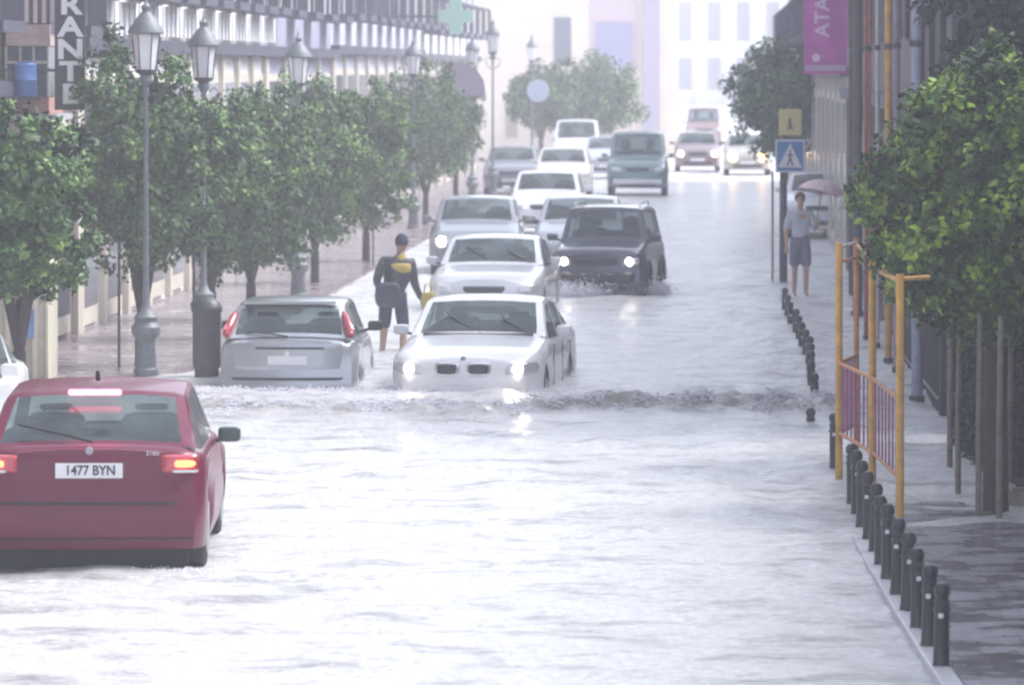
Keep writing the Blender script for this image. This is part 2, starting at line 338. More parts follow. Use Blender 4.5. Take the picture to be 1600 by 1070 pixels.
# ------------------------------------------------------------------ cars
def lerp(a, b, t): return a + (b - a) * t
def interp(pts, x):
    if x <= pts[0][0]: return pts[0][1]
    for (a, b), (c, d) in zip(pts, pts[1:]):
        if x <= c: return b + (d - b) * (x - a) / (c - a)
    return pts[-1][1]
def sinterp(pts, x):            # smoothed interpolation
    h = .05; return (interp(pts, x - h) + interp(pts, x) * 2 + interp(pts, x + h)) / 4
class Car:
    """front at local y=0 facing -Y, rear at y=L"""
    def __init__(c, name, label, P, pm, loc, rz, flip=False, cat='car', group=None):
        c.P = P; c.pm = pm; L = P['L']; c.hw = P['W'] / 2
        c.root = thing(name, label, cat, loc, rz, group)
        c.body(); c.cabin(); c.wheels()
    def halfw(c, y):
        P = c.P; L = P['L']; rf, rr = P.get('rf', .5), P.get('rr', .4)
        k = 1.0
        if y < rf: k = 1 - P.get('af', .16) * (1 - y / rf) ** 2.3
        if y > L - rr: k = 1 - P.get('ar', .12) * (1 - (L - y) / rr) ** 2.3
        return c.hw * k
    def facey(c, x, z, rear=False):
        P = c.P; L = P['L']; rc = P.get('rr', .4) if rear else P.get('rf', .5); a = P.get('ar', .12) if rear else P.get('af', .16)
        w0 = c.hw * (1 - a); ax = abs(x); bow = P.get('bow', .07)
        pz = interp(P['rprof'] if rear else P['fprof'], z)
        if ax <= w0: d = -bow * (1 - (ax / w0) ** 2) + pz
        else:
            t = min(1, max(0, (1 - min(ax, c.hw) / c.hw) / a)); d = rc * (1 - t ** (1 / 2.3)); d += pz * max(0, 1 - d / rc) ** 2
        return (L - d) if rear else d
    def body(c):
        P = c.P; L = P['L']; zl = P['zl']; wr = P['wr']; ya = P['axles']; rf, rr = P.get('rf', .5), P.get('rr', .4)
        st = sorted(set([0, .02, .06, .12, .2, .3, .42] + [L - v for v in (0, .02, .06, .12, .2, .3, .42)] +
                        [round(a + d, 3) for a in ya for d in (-wr - .06, -wr - .05, -wr * .85, -wr * .6, -wr * .3, 0, wr * .3, wr * .6, wr * .85, wr + .05, wr + .06)] + [L / 2, L * .42, L * .58, P['ywb'], P['yrb']]))
        st = [v for v in st if 0 <= v <= L]
        cols = []
        for y in st:
            zt = sinterp(P['top'], y); w_ = c.halfw(y); cr = P.get('crown', .035)
            zle = zl
            for a in ya:
                d = abs(y - a)
                if d < wr + .055: zle = max(zl, P['wz'] + math.sqrt(max(0, (wr + .055) ** 2 - d * d)))
            sec = [(0, zt + cr), (.35, zt + cr * .92), (.65, zt + cr * .6), (.84, zt + cr * .15), (.93, zt - .03), (.978, zt - .09)]
            hi = zt - .09
            sec += [(.998, lerp(hi, zle, .3)), (1.0, lerp(hi, zle, .55)), (.99, lerp(hi, zle, .82)), (.975, zle)]
            pts = []
            for fx, z in sec:
                yy = y
                if y < rf: yy += interp(P['fprof'], z) * (1 - y / rf) ** 2
                if y > L - rr: yy -= interp(P['rprof'], z) * (1 - (L - y) / rr) ** 2
                pts.append((fx * w_, yy, z))
            cols.append(pts)
        bm = bmesh.new(); G = []
        for pts in cols:
            rv = [bm.verts.new(p) for p in pts]; lv = [rv[0]] + [bm.verts.new((-p[0], p[1], p[2])) for p in pts[1:]]
            G.append((rv, lv))
        for (a, b), (a2, b2) in zip(G, G[1:]):
            for j in range(len(a) - 1):
                bm.faces.new((a[j], a[j + 1], a2[j + 1], a2[j])); bm.faces.new((b[j], b2[j], b2[j + 1], b[j + 1]))
        for rear, (rv, lv) in ((False, G[0]), (True, G[-1])):      # end caps, bowed
            fr = [-.8, -.5, -.17, .17, .5, .8]; prev = None
            for j in range(1, len(rv)):
                xr = rv[j].co.x; row = [lv[j]]
                for f in fr:
                    x = f * xr; z = rv[j].co.z
                    if j == 1: z += P.get('crown', .035) * .08 * (1 - f * f)
                    yb = -P.get('bow', .07) * (1 - (x / (c.hw * (1 - (P.get('ar', .12) if rear else P.get('af', .16))))) ** 2)
                    row.append(bm.verts.new((x, rv[j].co.y + (-yb if rear else yb), z)))
                row.append(rv[j])
                if prev:
                    for k in range(len(row) - 1):
                        bm.faces.new((prev[k], prev[k + 1], row[k + 1], row[k]))
                else:
                    for k in range(len(row) - 1): bm.faces.new((rv[0], row[k], row[k + 1]))
                prev = row
        c.bodyobj = obj('body', bm, c.pm, c.root, smooth=38)
        bx('underbody', (-c.hw * .86, c.hw * .86, .25, L - .22, P['zl'] - .03, P['zl'] + .3), M_under, c.root)
    def cabin(c):
        P = c.P; yA, yB, yC, yD = P['ywb'], P['yrf'], P['yrr'], P['yrb']
        H = P['H']; top = [(yA, interp(P['top'], yA) + .02), (yB, H - .03), (lerp(yB, yC, .35), H), (lerp(yB, yC, .7), H - .005), (yC, H - .05), (yD, interp(P['top'], yD) + .02)]
        pil = P['pillars']         # (y0, y1) painted / black bands in the side glass
        st = [yA, yA + .05, lerp(yA, yB, .33), lerp(yA, yB, .66), yB - .05, yB, yB + .08]
        for a, b_ in pil: st += [a, b_]
        st += [yC - .08, yC, yC + .05, lerp(yC, yD, .35), lerp(yC, yD, .7), yD - .05, yD]
        st = sorted(set(round(v, 3) for v in st))
        wb = c.hw * .935; tum = P.get('tumble', .16)
        secs = []
        for y in st:
            zt = interp(top, y); zb = sinterp(P['top'], y) - .03; hgt = max(.0, zt - zb)
            wt = wb - tum * hgt / max(.1, (H - .9)) * .9
            wb2 = wb * (1 - .05 * max(0, 1 - (y - yA) / .6) ** 2 - .05 * max(0, 1 - (yD - y) / .5) ** 2)
            wt = min(wt, wb2)
            f4 = zt - min(.075, hgt * .35)
            secs.append([(0, zt + .012), (.45 * wt, zt + .006), (.86 * wt, zt - .012), (wt * .97, zt - min(.035, hgt * .2)), (lerp(wb2, wt, .93), f4), (wb2, zb)])
        def build(name, test, m_, off=0., sides=(1, -1)):
            bm = bmesh.new(); cache = {}
            def V(i, k, s):
                key = (i, k, s if k else 1)
                if key not in cache:
                    p = secs[i][k]; cache[key] = bm.verts.new((p[0] * s, st[i], p[1]))
                return cache[key]
            nf = 0
            for i in range(len(st) - 1):
                for k in range(5):
                    for s in sides:
                        if test(i, k):
                            bm.faces.new((V(i, k, s), V(i, k + 1, s), V(i + 1, k + 1, s), V(i + 1, k, s))); nf += 1
            if not nf: bm.free(); return None
            return obj(name, bm, m_, c.root, smooth=25)
        mid = lambda i: (st[i] + st[i + 1]) / 2
        inp = lambda y: any(a <= y <= b_ for a, b_ in pil)
        ws = lambda i, k: yA + .05 < mid(i) < yB - .05 and k <= 1
        rg = lambda i, k: yC + .05 < mid(i) < yD - .05 and k <= 1
        sg = lambda i, k: k == 4 and yA + .3 < mid(i) < yD - .12 and not inp(mid(i))
        build('windscreen', ws, M_glass); build('rear_window', rg, M_glass)
        for s in (1, -1): build('side_window', sg, M_glass, sides=(s,))
        build('roof', lambda i, k: not (ws(i, k) or rg(i, k) or sg(i, k)), c.pm)
        bm = bmesh.new(); prev = None
        ys = [y for y in st if yA + .12 < y < yD - .1]
        for y in ys:
            z = sinterp(P['top'], y) + .045; row = [bm.verts.new((-(wb - .07), y, z)), bm.verts.new((wb - .07, y, z))]
            if prev: bm.faces.new((prev[0], prev[1], row[1], row[0]))
            prev = row
        obj('cabin_trim', bm, M_seat, c.root)
        zs = interp(P['top'], yB) + .05
        for y, hh in ((yB + .42, H - .20), (yC - .30, H - .27)):
            for s in (1, -1):
                bm = bmesh.new(); rbox(bm, s * .37 - .23, s * .37 + .23, y - .06, y + .07, zs - .1, zs + .14, seg=8); rbox(bm, s * .37 - .13, s * .37 + .13, y - .03, y + .06, zs + .15, hh, seg=8)
                obj('seat', bm, M_seat, c.root, smooth=60)
        bm = bmesh.new(); tube(bm, [(.37 + .17 * math.cos(a), yA + .62 + .05 * math.sin(a), zs + .02 + .15 * math.sin(a)) for a in [PI * k / 8 for k in range(17)]], .014, 6); obj('steering_wheel', bm, M_seat, c.root, smooth=60)
        for (y0, y1, nm) in ((yA + .05, yB - .05, 'windscreen_seal'),):
            pass
    def wheels(c):
        P = c.P
        for y in P['axles']:
            for s in (1, -1):
                bm = bmesh.new(); r = P['wr']; tw = .19
                prof = [(r * .62, -tw / 2), (r * .9, -tw / 2), (r * .985, -tw / 2 + .02), (r, -tw / 4), (r, tw / 4), (r * .985, tw / 2 - .02), (r * .9, tw / 2), (r * .62, tw / 2)]
                lathe(bm, prof, 24)
                bmesh.ops.rotate(bm, verts=bm.verts, matrix=Matrix.Rotation(R(90), 3, 'Y'))
                bmesh.ops.translate(bm, verts=bm.verts, vec=(s * (c.hw - tw / 2 - .025), y, P['wz']))
                t = obj('wheel', bm, M_tyre, c.root, smooth=40)
                bm = bmesh.new(); lathe(bm, [(0, -.01), (r * .16, -.01), (r * .2, .0), (r * .6, .008), (r * .66, -.004)], 20)
                bmesh.ops.rotate(bm, verts=bm.verts, matrix=Matrix.Rotation(R(90) * s, 3, 'Y'))
                bmesh.ops.translate(bm, verts=bm.verts, vec=(s * (c.hw - .02), y, P['wz']))
                obj('rim', bm, M_rim, t, smooth=30)
    def patch(c, name, q, m, rear=False, off=.012, rnd=0., n=8, parent=None, thick=.02):
        """curved plate on the front or rear face; q = 4 corners (x,z): bottom-left, bottom-right, top-right, top-left"""
        bm = bmesh.new(); rows = []
        for j in range(n + 1):
            row = []
            for i in range(n + 1):
                u, v = 2 * i / n - 1, 2 * j / n - 1
                if rnd > 0:
                    uu = u * math.sqrt(1 - v * v / 2); vv = v * math.sqrt(1 - u * u / 2); u = lerp(u, uu, rnd); v = lerp(v, vv, rnd)
                a, b_ = (u + 1) / 2, (v + 1) / 2
                x = lerp(lerp(q[0][0], q[1][0], a), lerp(q[3][0], q[2][0], a), b_)
                z = lerp(lerp(q[0][1], q[1][1], a), lerp(q[3][1], q[2][1], a), b_)
                edge = max(abs(2 * i / n - 1), abs(2 * j / n - 1)) > .999
                y = c.facey(x, z, rear); o_ = off * (0.2 if edge else 1)
                row.append(bm.verts.new((x, y + (o_ if rear else -o_), z)))
            rows.append(row)
        for j in range(n):
            for i in range(n): bm.faces.new((rows[j][i], rows[j][i + 1], rows[j + 1][i + 1], rows[j + 1][i]))
        r = bmesh.ops.extrude_face_region(bm, geom=list(bm.faces))
        bmesh.ops.translate(bm, verts=[v for v in r['geom'] if isinstance(v, bmesh.types.BMVert)], vec=(0, (-thick if rear else thick), 0))
        return obj(name, bm, m, parent or c.root, smooth=40)
    def mirror_q(c, q): return [(-q[1][0], q[1][1]), (-q[0][0], q[0][1]), (-q[3][0], q[3][1]), (-q[2][0], q[2][1])]
    def pair(c, name, q, m, **k):
        a = c.patch(name, q, m, **k); b_ = c.patch(name, c.mirror_q(q), m, **k); return a, b_
    def mirrors(c, m, y=None, z=None):
        P = c.P; y = y or P['ywb'] + .42; z = z or interp(P['top'], P['ywb']) + .06
        for s in (1, -1):
            bm = bmesh.new(); rbox(bm, *sorted((s * (c.hw - .01), s * (c.hw + .17))), y - .05, y + .05, z - .06, z + .06)
            o_ = obj('mirror', bm, m, c.root, smooth=50)
            bm = bmesh.new(); tube(bm, [(s * (c.hw - .12), y + .03, z - .07), (s * (c.hw + .05), y, z - .03)], .018)
            obj('arm', bm, M_black, o_)
    def plate(c, z, rear=False, w_=.52, h=.11, txt='', mt=M_plate, tm=M_text, wide=1.):
        yy = c.facey(0, z, rear); e = .03
        if rear: p = bx('number_plate', (-w_ / 2, w_ / 2, yy + e - .02, yy + e, z - h / 2, z + h / 2), mt, c.root)
        else: p = bx('number_plate', (-w_ / 2, w_ / 2, yy - e, yy - e + .02, z - h / 2, z + h / 2), mt, c.root)
        if txt:
            if rear: text('lettering', txt, h * .92, tm, p, (-.01, yy + e + .003, z), (R(90), 0, PI), depth=.002, sx=.88, bold=.002)
            else: text('lettering', txt, h * .92, tm, p, (.01, yy - e - .003, z), (R(90), 0, 0), depth=.002, sx=.88, bold=.002)
        return p
    def roundel(c, z, r, rear, m, yoff=.01):
        bm = bmesh.new(); lathe(bm, [(0, .006), (r * .8, .006), (r, 0), (r, -.01)], 16)
        bmesh.ops.rotate(bm, verts=bm.verts, matrix=Matrix.Rotation(R(-90 if rear else 90), 3, 'X'))
        yy = c.facey(0, z, rear); bmesh.ops.translate(bm, verts=bm.verts, vec=(0, yy + (yoff if rear else -yoff), z))
        return obj('emblem', bm, m, c.root, smooth=40)
    def wiper(c, pts):
        return tb('wiper', pts, .012, M_black, c.root, 6)

HATCH = dict(L=4.2, W=1.74, H=1.37, zl=.20, wr=.31, wz=.31, axles=(.78, 3.45), ywb=1.35, yrf=2.0, yrr=3.35, yrb=4.02,
             top=[(0, .62), (.08, .70), (.35, .78), (1.35, .90), (2.6, .93), (4.0, .94), (4.12, .93), (4.2, .90)], pillars=[(2.5, 2.58), (3.3, 3.42)],
             fprof=[(0, .08), (.3, .0), (.55, .0), (.8, .12)], rprof=[(.1, .14), (.24, .05), (.3, .0), (.53, .0), (.56, .06), (.75, .07), (.95, .10)], ar=.09, rr=.35, bow=.05)
SALOON = dict(L=4.5, W=1.80, H=1.42, zl=.22, wr=.32, wz=.32, axles=(.82, 3.55), ywb=1.42, yrf=2.1, yrr=3.15, yrb=3.85,
              top=[(0, .76), (.05, .80), (.15, .825), (.4, .86), (1.42, .97), (2.6, .95), (3.85, 1.0), (4.35, .99), (4.5, .93)], pillars=[(2.42, 2.52), (3.12, 3.3)],
              fprof=[(0, .1), (.3, .0), (.52, .0), (.6, .02), (.75, .05), (.85, .14)], rprof=[(0, .1), (.3, .0), (.55, .0), (.95, .1)], af=.2, rf=.6, bow=.10)
COMPACT = dict(L=4.15, W=1.70, H=1.44, zl=.22, wr=.31, wz=.31, axles=(.78, 3.4), ywb=1.15, yrf=1.85, yrr=3.55, yrb=4.0,
               top=[(0, .62), (.08, .72), (.35, .82), (1.15, .98), (2.6, .98), (4.0, 1.0), (4.15, .95)], pillars=[(2.3, 2.38), (3.2, 3.32)],
               fprof=[(0, .08), (.3, .0), (.55, .0), (.8, .12)], rprof=[(.1, .14), (.3, .0), (.56, .0), (.60, .07), (.95, .09)], ar=.08, rr=.45, bow=.08)
JEEP = dict(L=3.6, W=1.6, H=1.66, zl=.30, wr=.35, wz=.35, axles=(.66, 2.85), ywb=1.0, yrf=1.38, yrr=3.3, yrb=3.55,
            top=[(0, .85), (.06, .93), (.3, .98), (1.0, 1.06), (2.5, 1.06), (3.6, 1.05)], pillars=[(2.0, 2.1), (2.75, 2.86)],
            fprof=[(0, .1), (.35, .0), (.55, .0), (.6, .04), (1.0, .08)], rprof=[(0, .1), (.35, .0), (1.0, .06)], af=.10, ar=.08, rf=.35, rr=.25, bow=.05, tumble=.17)
VAN = dict(L=4.5, W=1.82, H=1.88, zl=.26, wr=.33, wz=.33, axles=(.8, 3.6), ywb=.85, yrf=1.5, yrr=4.2, yrb=4.42,
           top=[(0, .7), (.06, .85), (.3, .98), (.85, 1.12), (2.5, 1.12), (4.5, 1.12)], pillars=[(2.1, 2.2), (2.9, 3.0)],
           fprof=[(0, .08), (.3, .0), (.55, .0), (1.0, .12)], rprof=[(0, .1), (.35, .0), (1.0, .04)], af=.10, ar=.06, rr=.25, bow=.06, tumble=.16)

def put(px, D, sink, flip=False):      # front (or rear, when flip) centre of a car at column px and distance D
    return (XD(px, D), D, -sink)
def rearfirst(P, X, D, sink, yaw):     # a car seen from behind: its rear face centre at (X, D)
    rz = PI + yaw; L = P['L']
    return (X + math.sin(rz) * L, D - math.cos(rz) * L, -sink), rz

# --- red hatchback, nearest
red = mat('paint_dark_red', (.125, .001, .026), rough=.32, metal=.1, spec=.3, coat=.25, noise_amt=.12, nscale=2.5, bump=.05, bscale=120)
loc, rz = rearfirst(HATCH, XD(139, 37.6), 37.6, .02, R(1.0))
c = Car('parked_hatchback', 'dark red three-door hatchback with glowing brake lights, nearest car in the flood', HATCH, red, loc, rz)
c.root.name = 'hatchback_car'
W2 = c.hw
bx('rear_valance', (-.72, .72, 3.7, 4.05, .05, .24), M_under, c.root, .02)
c.patch('tailgate', [(-.66, .58), (.66, .58), (.70, .90), (-.70, .90)], red, rear=True, off=.012, rnd=.05, n=10)
tl = [(.53, .76), (.80, .76), (.80, .90), (.53, .90)]
for q in (tl, c.mirror_q(tl)):
    a = c.patch('tail_lamp', q, M_redlens, rear=True, off=.03, rnd=.15)
    sgn = 1 if q[0][0] > 0 else -1
    x0, x1 = (.62, .79) if sgn > 0 else (-.79, -.62)
    c.patch('lit_bulb', [(x0, .80), (x1, .80), (x1, .865), (x0, .865)], M_redlit, rear=True, off=.042, rnd=.6, parent=a)
    x0, x1 = (.60, .81) if sgn > 0 else (-.81, -.60)
    c.patch('reversing_lens', [(x0, .765), (x1, .765), (x1, .79), (x0, .79)], M_lens, rear=True, off=.04, rnd=.3, parent=a)
c.patch('bumper_strip', [(-.83, .535), (.83, .535), (.83, .575), (-.83, .575)], M_black, rear=True, off=.018)
c.patch('lower_bumper_groove', [(-.78, .27), (.78, .27), (.78, .285), (-.78, .285)], M_black, rear=True, off=.008)
c.patch('plate_recess', [(-.33, .70), (.33, .70), (.33, .86), (-.33, .86)], mat('dark_red_recess', (.10, .006, .02), rough=.4), rear=True, off=.016)
c.plate(.785, rear=True, w_=.50, h=.11, txt='1477 BYN')
em = c.roundel(.93, .03, True, mat('grey_emblem', (.3, .3, .36), rough=.4), .02)
text('badge', '316ti', .05, M_chrome, c.root, (-.47, c.facey(.47, .895, True) + .02, .91), (R(90), 0, PI), .003)
c.bodyobj
c.wiper([(-.02, 4.06, .99), (.15, 4.0, 1.03), (.55, 3.90, 1.11)])
bx('high_brake_lamp', (-.20, .20, 3.50, 3.535, 1.305, 1.345), M_brake, c.root, .008)
tb('aerial', [(0, 3.15, 1.40), (0, 3.2, 1.46), (0, 3.24, 1.47)], [.02, .016, .008], M_black, c.root)
tb('exhaust_pipe', [(.45, 3.9, .18), (.45, 4.07, .18)], .025, M_under, c.root)
c.mirrors(mat('grey_green_mirror', (.06, .09, .09), rough=.3), y=1.75, z=.88)

# --- silver hatchback seen from behind
silver = paint('silver', (.40, .42, .45), .55)
loc, rz = rearfirst(COMPACT, XD(449, 59.4), 59.4, .43, R(-1.5))
c = Car('hatchback_car', 'silver hatchback seen from behind, flood water up to its bumper, beside the white saloon', dict(COMPACT, W=1.64), silver, loc, rz)
tl = [(.66, 1.02), (.80, .98), (.72, 1.30), (.60, 1.32)]
for s in (1, -1):                       # tall lamps up the rear pillars
    bm = bmesh.new()
    tube(bm, [(s * .735, 3.99, 1.04), (s * .715, 3.92, 1.12), (s * .665, 3.76, 1.24), (s * .635, 3.68, 1.30)], [.045, .06, .05, .025], 8)
    a = obj('tail_lamp', bm, M_redlens, c.root, smooth=60)
    bm = bmesh.new(); tube(bm, [(s * .745, 3.965, 1.09), (s * .725, 3.92, 1.14)], [.045, .045], 8); obj('bulb_lens', bm, mat('pink_lens', (.75, .18, .25), rough=.2, coat=1), a, smooth=60)
c.patch('tailgate', [(-.62, .63), (.62, .63), (.66, .955), (-.66, .955)], silver, rear=True, off=.012, rnd=.08, n=10)
c.patch('tailgate_handle', [(-.47, .885), (.42, .885), (.42, .915), (-.47, .915)], M_black, rear=True, off=.026, rnd=.2)
c.patch('bumper_strip', [(-.78, .53), (.78, .53), (.78, .56), (-.78, .56)], M_black, rear=True, off=.016)
c.plate(.76, rear=True, w_=.46, h=.10)
c.roundel(.83, .035, True, M_chrome, .02)
c.wiper([(0, 4.03, 1.03), (.2, 4.0, 1.06), (.5, 3.95, 1.09)])
c.mirrors(M_black, y=1.6, z=1.04)
bx('rear_spoiler', (-.55, .55, 3.50, 3.68, 1.395, 1.425), silver, c.root, .012)

# --- front faces shared by oncoming cars
def front(c, lamp=M_lampdim, twin=False, glow=True, lx=(.46, .80), lz=(.60, .72), grille=None, gm=M_black, plate_txt='', plate_z=.45, lower=True, lens=.05):
    q = [(lx[0], lz[0]), (lx[1], lz[0] + .02), (lx[1] - .01, lz[1]), (lx[0] + .03, lz[1] - .02)]
    for qq in (q, c.mirror_q(q)):
        a = c.patch('headlight', qq, M_lens, off=.022, rnd=.35)
        if glow:
            sx = 1 if qq[0][0] > 0 else -1
            cx = sx * lerp(lx[0], lx[1], .42); cz = (lz[0] + lz[1]) / 2; r = lens
            c.patch('bulb', [(cx - r, cz - r), (cx + r, cz - r), (cx + r, cz + r), (cx - r, cz + r)], lamp, off=.034, rnd=1., parent=a)
    if grille:
        for g in grille: c.patch('grille', g, gm, off=.02, rnd=.25)
    if lower: c.patch('air_intake', [(-.55, .28), (.55, .28), (.5, .40), (-.5, .40)], M_black, off=.01, rnd=.3)
    if plate_z: c.plate(plate_z, txt=plate_txt)

white = paint('white', (.78, .78, .80))
yaw = R(6.5)
c = Car('saloon_car', 'white saloon with two kidney grille openings driving through the flood towards us', SALOON, white, put(724, 58.7, .40), -yaw)
for s in (1, -1):
    q = [(.04, .59), (.32, .59), (.34, .755), (.03, .755)]
    if s < 0: q = c.mirror_q(q)
    a = c.patch('grille_surround', q, mat('pale_chrome', (.7, .7, .72), rough=.2, metal=.6), off=.022, rnd=.5)
    q = [(.055, .605), (.31, .605), (.325, .74), (.045, .74)]
    if s < 0: q = c.mirror_q(q)
    g = c.patch('grille', q, M_black, off=.034, rnd=.5)
    for k in range(5):
        x = s * (.115 + .045 * k); z0 = .66; yy = c.facey(x, .66) - .036
        bx('grille_bar', (x - .004, x + .004, yy - .002, yy + .01, .62, .725), mat('grille_bar', (.08, .08, .09), rough=.4), g)
front(c, M_lamp, lx=(.48, .86), lz=(.60, .75), lower=True, plate_z=.42, lens=.065)
c.roundel(.79, .03, False, mat('blue_white_emblem', (.25, .3, .4), rough=.3))
c.mirrors(white, y=1.85, z=1.03)
zb = .99
c.wiper([(.05, 1.44, 1.0), (-.28, 1.66, 1.15), (-.42, 1.78, 1.25)]); c.wiper([(.62, 1.46, 1.0), (.30, 1.66, 1.16), (.22, 1.80, 1.27)])
bm = bmesh.new(); tube(bm, [(-.66, 1.43, 1.0), (.66, 1.43, 1.0)], .014, 6); obj('scuttle', bm, M_black, c.root)
for s in (1, -1):
    tb('door_handle', [(s * .905, 2.55, .84), (s * .915, 2.65, .845), (s * .905, 2.72, .84)], .014, white, c.root)
    tb('door_handle', [(s * .905, 3.3, .86), (s * .915, 3.4, .865), (s * .905, 3.47, .86)], .014, white, c.root)
    bm = bmesh.new()
    for yy in (1.5, 2.5, 3.38): box(bm, s * .895, s * .904, yy, yy + .012, .36, .88)
    obj('door_gap', bm, M_black, c.root)

# --- silver saloon right behind
pale = paint('pale_silver', (.62, .63, .66), .25)
P2 = dict(SALOON); P2['fprof'] = [(0, .08), (.3, .0), (.55, .0), (.85, .2)]
c = Car('saloon_car', 'pale silver saloon with its headlights off, directly behind the white saloon', P2, pale, put(756, 78.0, .30), R(-4.5))
front(c, glow=False, lx=(.5, .84), lz=(.60, .73), grille=[[(-.3, .60), (.3, .60), (.34, .70), (-.34, .70)]])
c.mirrors(pale); c.wiper([(.05, 1.44, 1.0), (-.25, 1.66, 1.15), (-.4, 1.78, 1.25)]); c.wiper([(.62, 1.46, 1.0), (.30, 1.66, 1.16), (.22, 1.80, 1.27)])

# --- dark off-roader
dark = paint('dark_blue_grey', (.035, .04, .065), .3)
c = Car('off_road_car', 'dark blue short off-road car with its headlights on, ploughing up spray', JEEP, dark, put(932, 84, .22), R(-7.5))
front(c, M_lamp, lx=(.42, .72), lz=(.70, .84), grille=[[(-.36, .71), (.36, .71), (.38, .83), (-.38, .83)]], plate_z=.52, lens=.06)
c.patch('bumper', [(-.78, .42), (.78, .42), (.78, .60), (-.78, .60)], M_black, off=.05, rnd=.1)
c.mirrors(dark, y=1.15, z=1.14)
for s in (1, -1):
    tb('roof_rail', [(s * .55, 1.6, 1.64), (s * .55, 1.7, 1.70), (s * .55, 3.0, 1.70), (s * .55, 3.1, 1.64)], .015, M_chrome, c.root)
    tb('fender_flare', [(s * .81, .66 + .42 * math.cos(a), .35 + .42 * math.sin(a)) for a in [PI * k / 10 for k in range(11)]], .03, M_black, c.root)
    tb('fender_flare', [(s * .81, 2.85 + .42 * math.cos(a), .35 + .42 * math.sin(a)) for a in [PI * k / 10 for k in range(11)]], .03, M_black, c.root)

# --- the queue behind
def ordinary(label, P, col, px, D, sink, rz, lamp=None, m_=None, green=None, cat='car', name='queued_car', lens=.06):
    pm = m_ or paint(*col)
    c = Car(name, label, P, pm, put(px, D, sink), R(rz), cat=cat)
    lz = (.60, .73) if P is not VAN else (.72, .86)
    front(c, lamp or M_lampdim, glow=lamp is not None, lx=(.48, .80), lz=lz, grille=[[(-.32, lz[0] + .01), (.32, lz[0] + .01), (.36, lz[1] - .01), (-.36, lz[1] - .01)]], lens=lens)
    c.mirrors(pm)
    return c
ordinary('grey hatchback with one bright headlight showing beside the kerbside trees', COMPACT, ('mid_grey', (.22, .24, .27), .4), 742, 92, .05, -1, M_lamp, lens=.085)
for hl in [o for o in bpy.data.objects if o.name.startswith('bulb') and o.parent and o.parent.parent and o.parent.parent['label'].startswith('grey hatchback with one')]:
    if sum(v.co.x for v in hl.data.vertices) > 0: bpy.data.objects.remove(hl)      # only one lamp is lit
ordinary('silver hatchback half hidden behind the dark off-road car', COMPACT, ('silver', None), 905, 91, .02, -2, m_=silver)
ordinary('white car with a dark windscreen behind the grey hatchback', COMPACT, ('white', None), 852, 113, 0, -2, m_=white)
ordinary('grey car in the distance just right of the tall lamp post', COMPACT, ('slate', (.16, .18, .21), .3), 798, 150, 0, -2)
cream = paint('cream', (.72, .69, .62))
ordinary('cream car between the distant grey car and the green van', COMPACT, None, 878, 147, 0, -2, m_=cream)
green = paint('grey_green', (.10, .19, .19), .3)
c = ordinary('grey-green van with a pale bumper at the head of the open lane', VAN, None, 996, 149, .0, -2, m_=green, name='queued_van', cat='van')
c.patch('pale_bumper', [(-.72, .36), (.72, .36), (.72, .50), (-.72, .50)], M_plate, off=.05)
ordinary('white van furthest back in the left of the queue', VAN, None, 900, 186, .0, -2, m_=white, name='queued_van', cat='van')
ordinary('pale car with a wide windscreen behind the green van', COMPACT, ('pale_blue', (.5, .53, .58), .2), 948, 172, .0, -2)
ordinary('brownish red car with both headlights on in the far misty lane', COMPACT, ('brown_red', (.22, .15, .15), .2), 1090, 184, 0, -2, M_lamp, lens=.09)
ordinary('reddish van furthest away where the street fades out', VAN, ('brick_red', (.30, .19, .19), .1), 1100, 245, 0, -2, name='queued_van', cat='van')
c = Car('distant_car', 'distant pale car with a glowing amber lamp left of the crossing sign', COMPACT, paint('beige', (.45, .42, .36)), put(1168, 178, 0), R(-2))
front(c, M_amberlit, lx=(.30, .82), lz=(.50, .84), lens=.17)
c = Car('parked_car', 'white car parked at the left edge of the photo beyond the red hatchback', SALOON, white, (-5.55, 43.9, 0), R(-1))
front(c, glow=False, lx=(.5, .84)); c.mirrors(white)
c = ordinary('white car parked on the right beyond the pedestrian with the umbrella', COMPACT, None, 1283, 112, 0, -3, m_=white, name='parked_car')

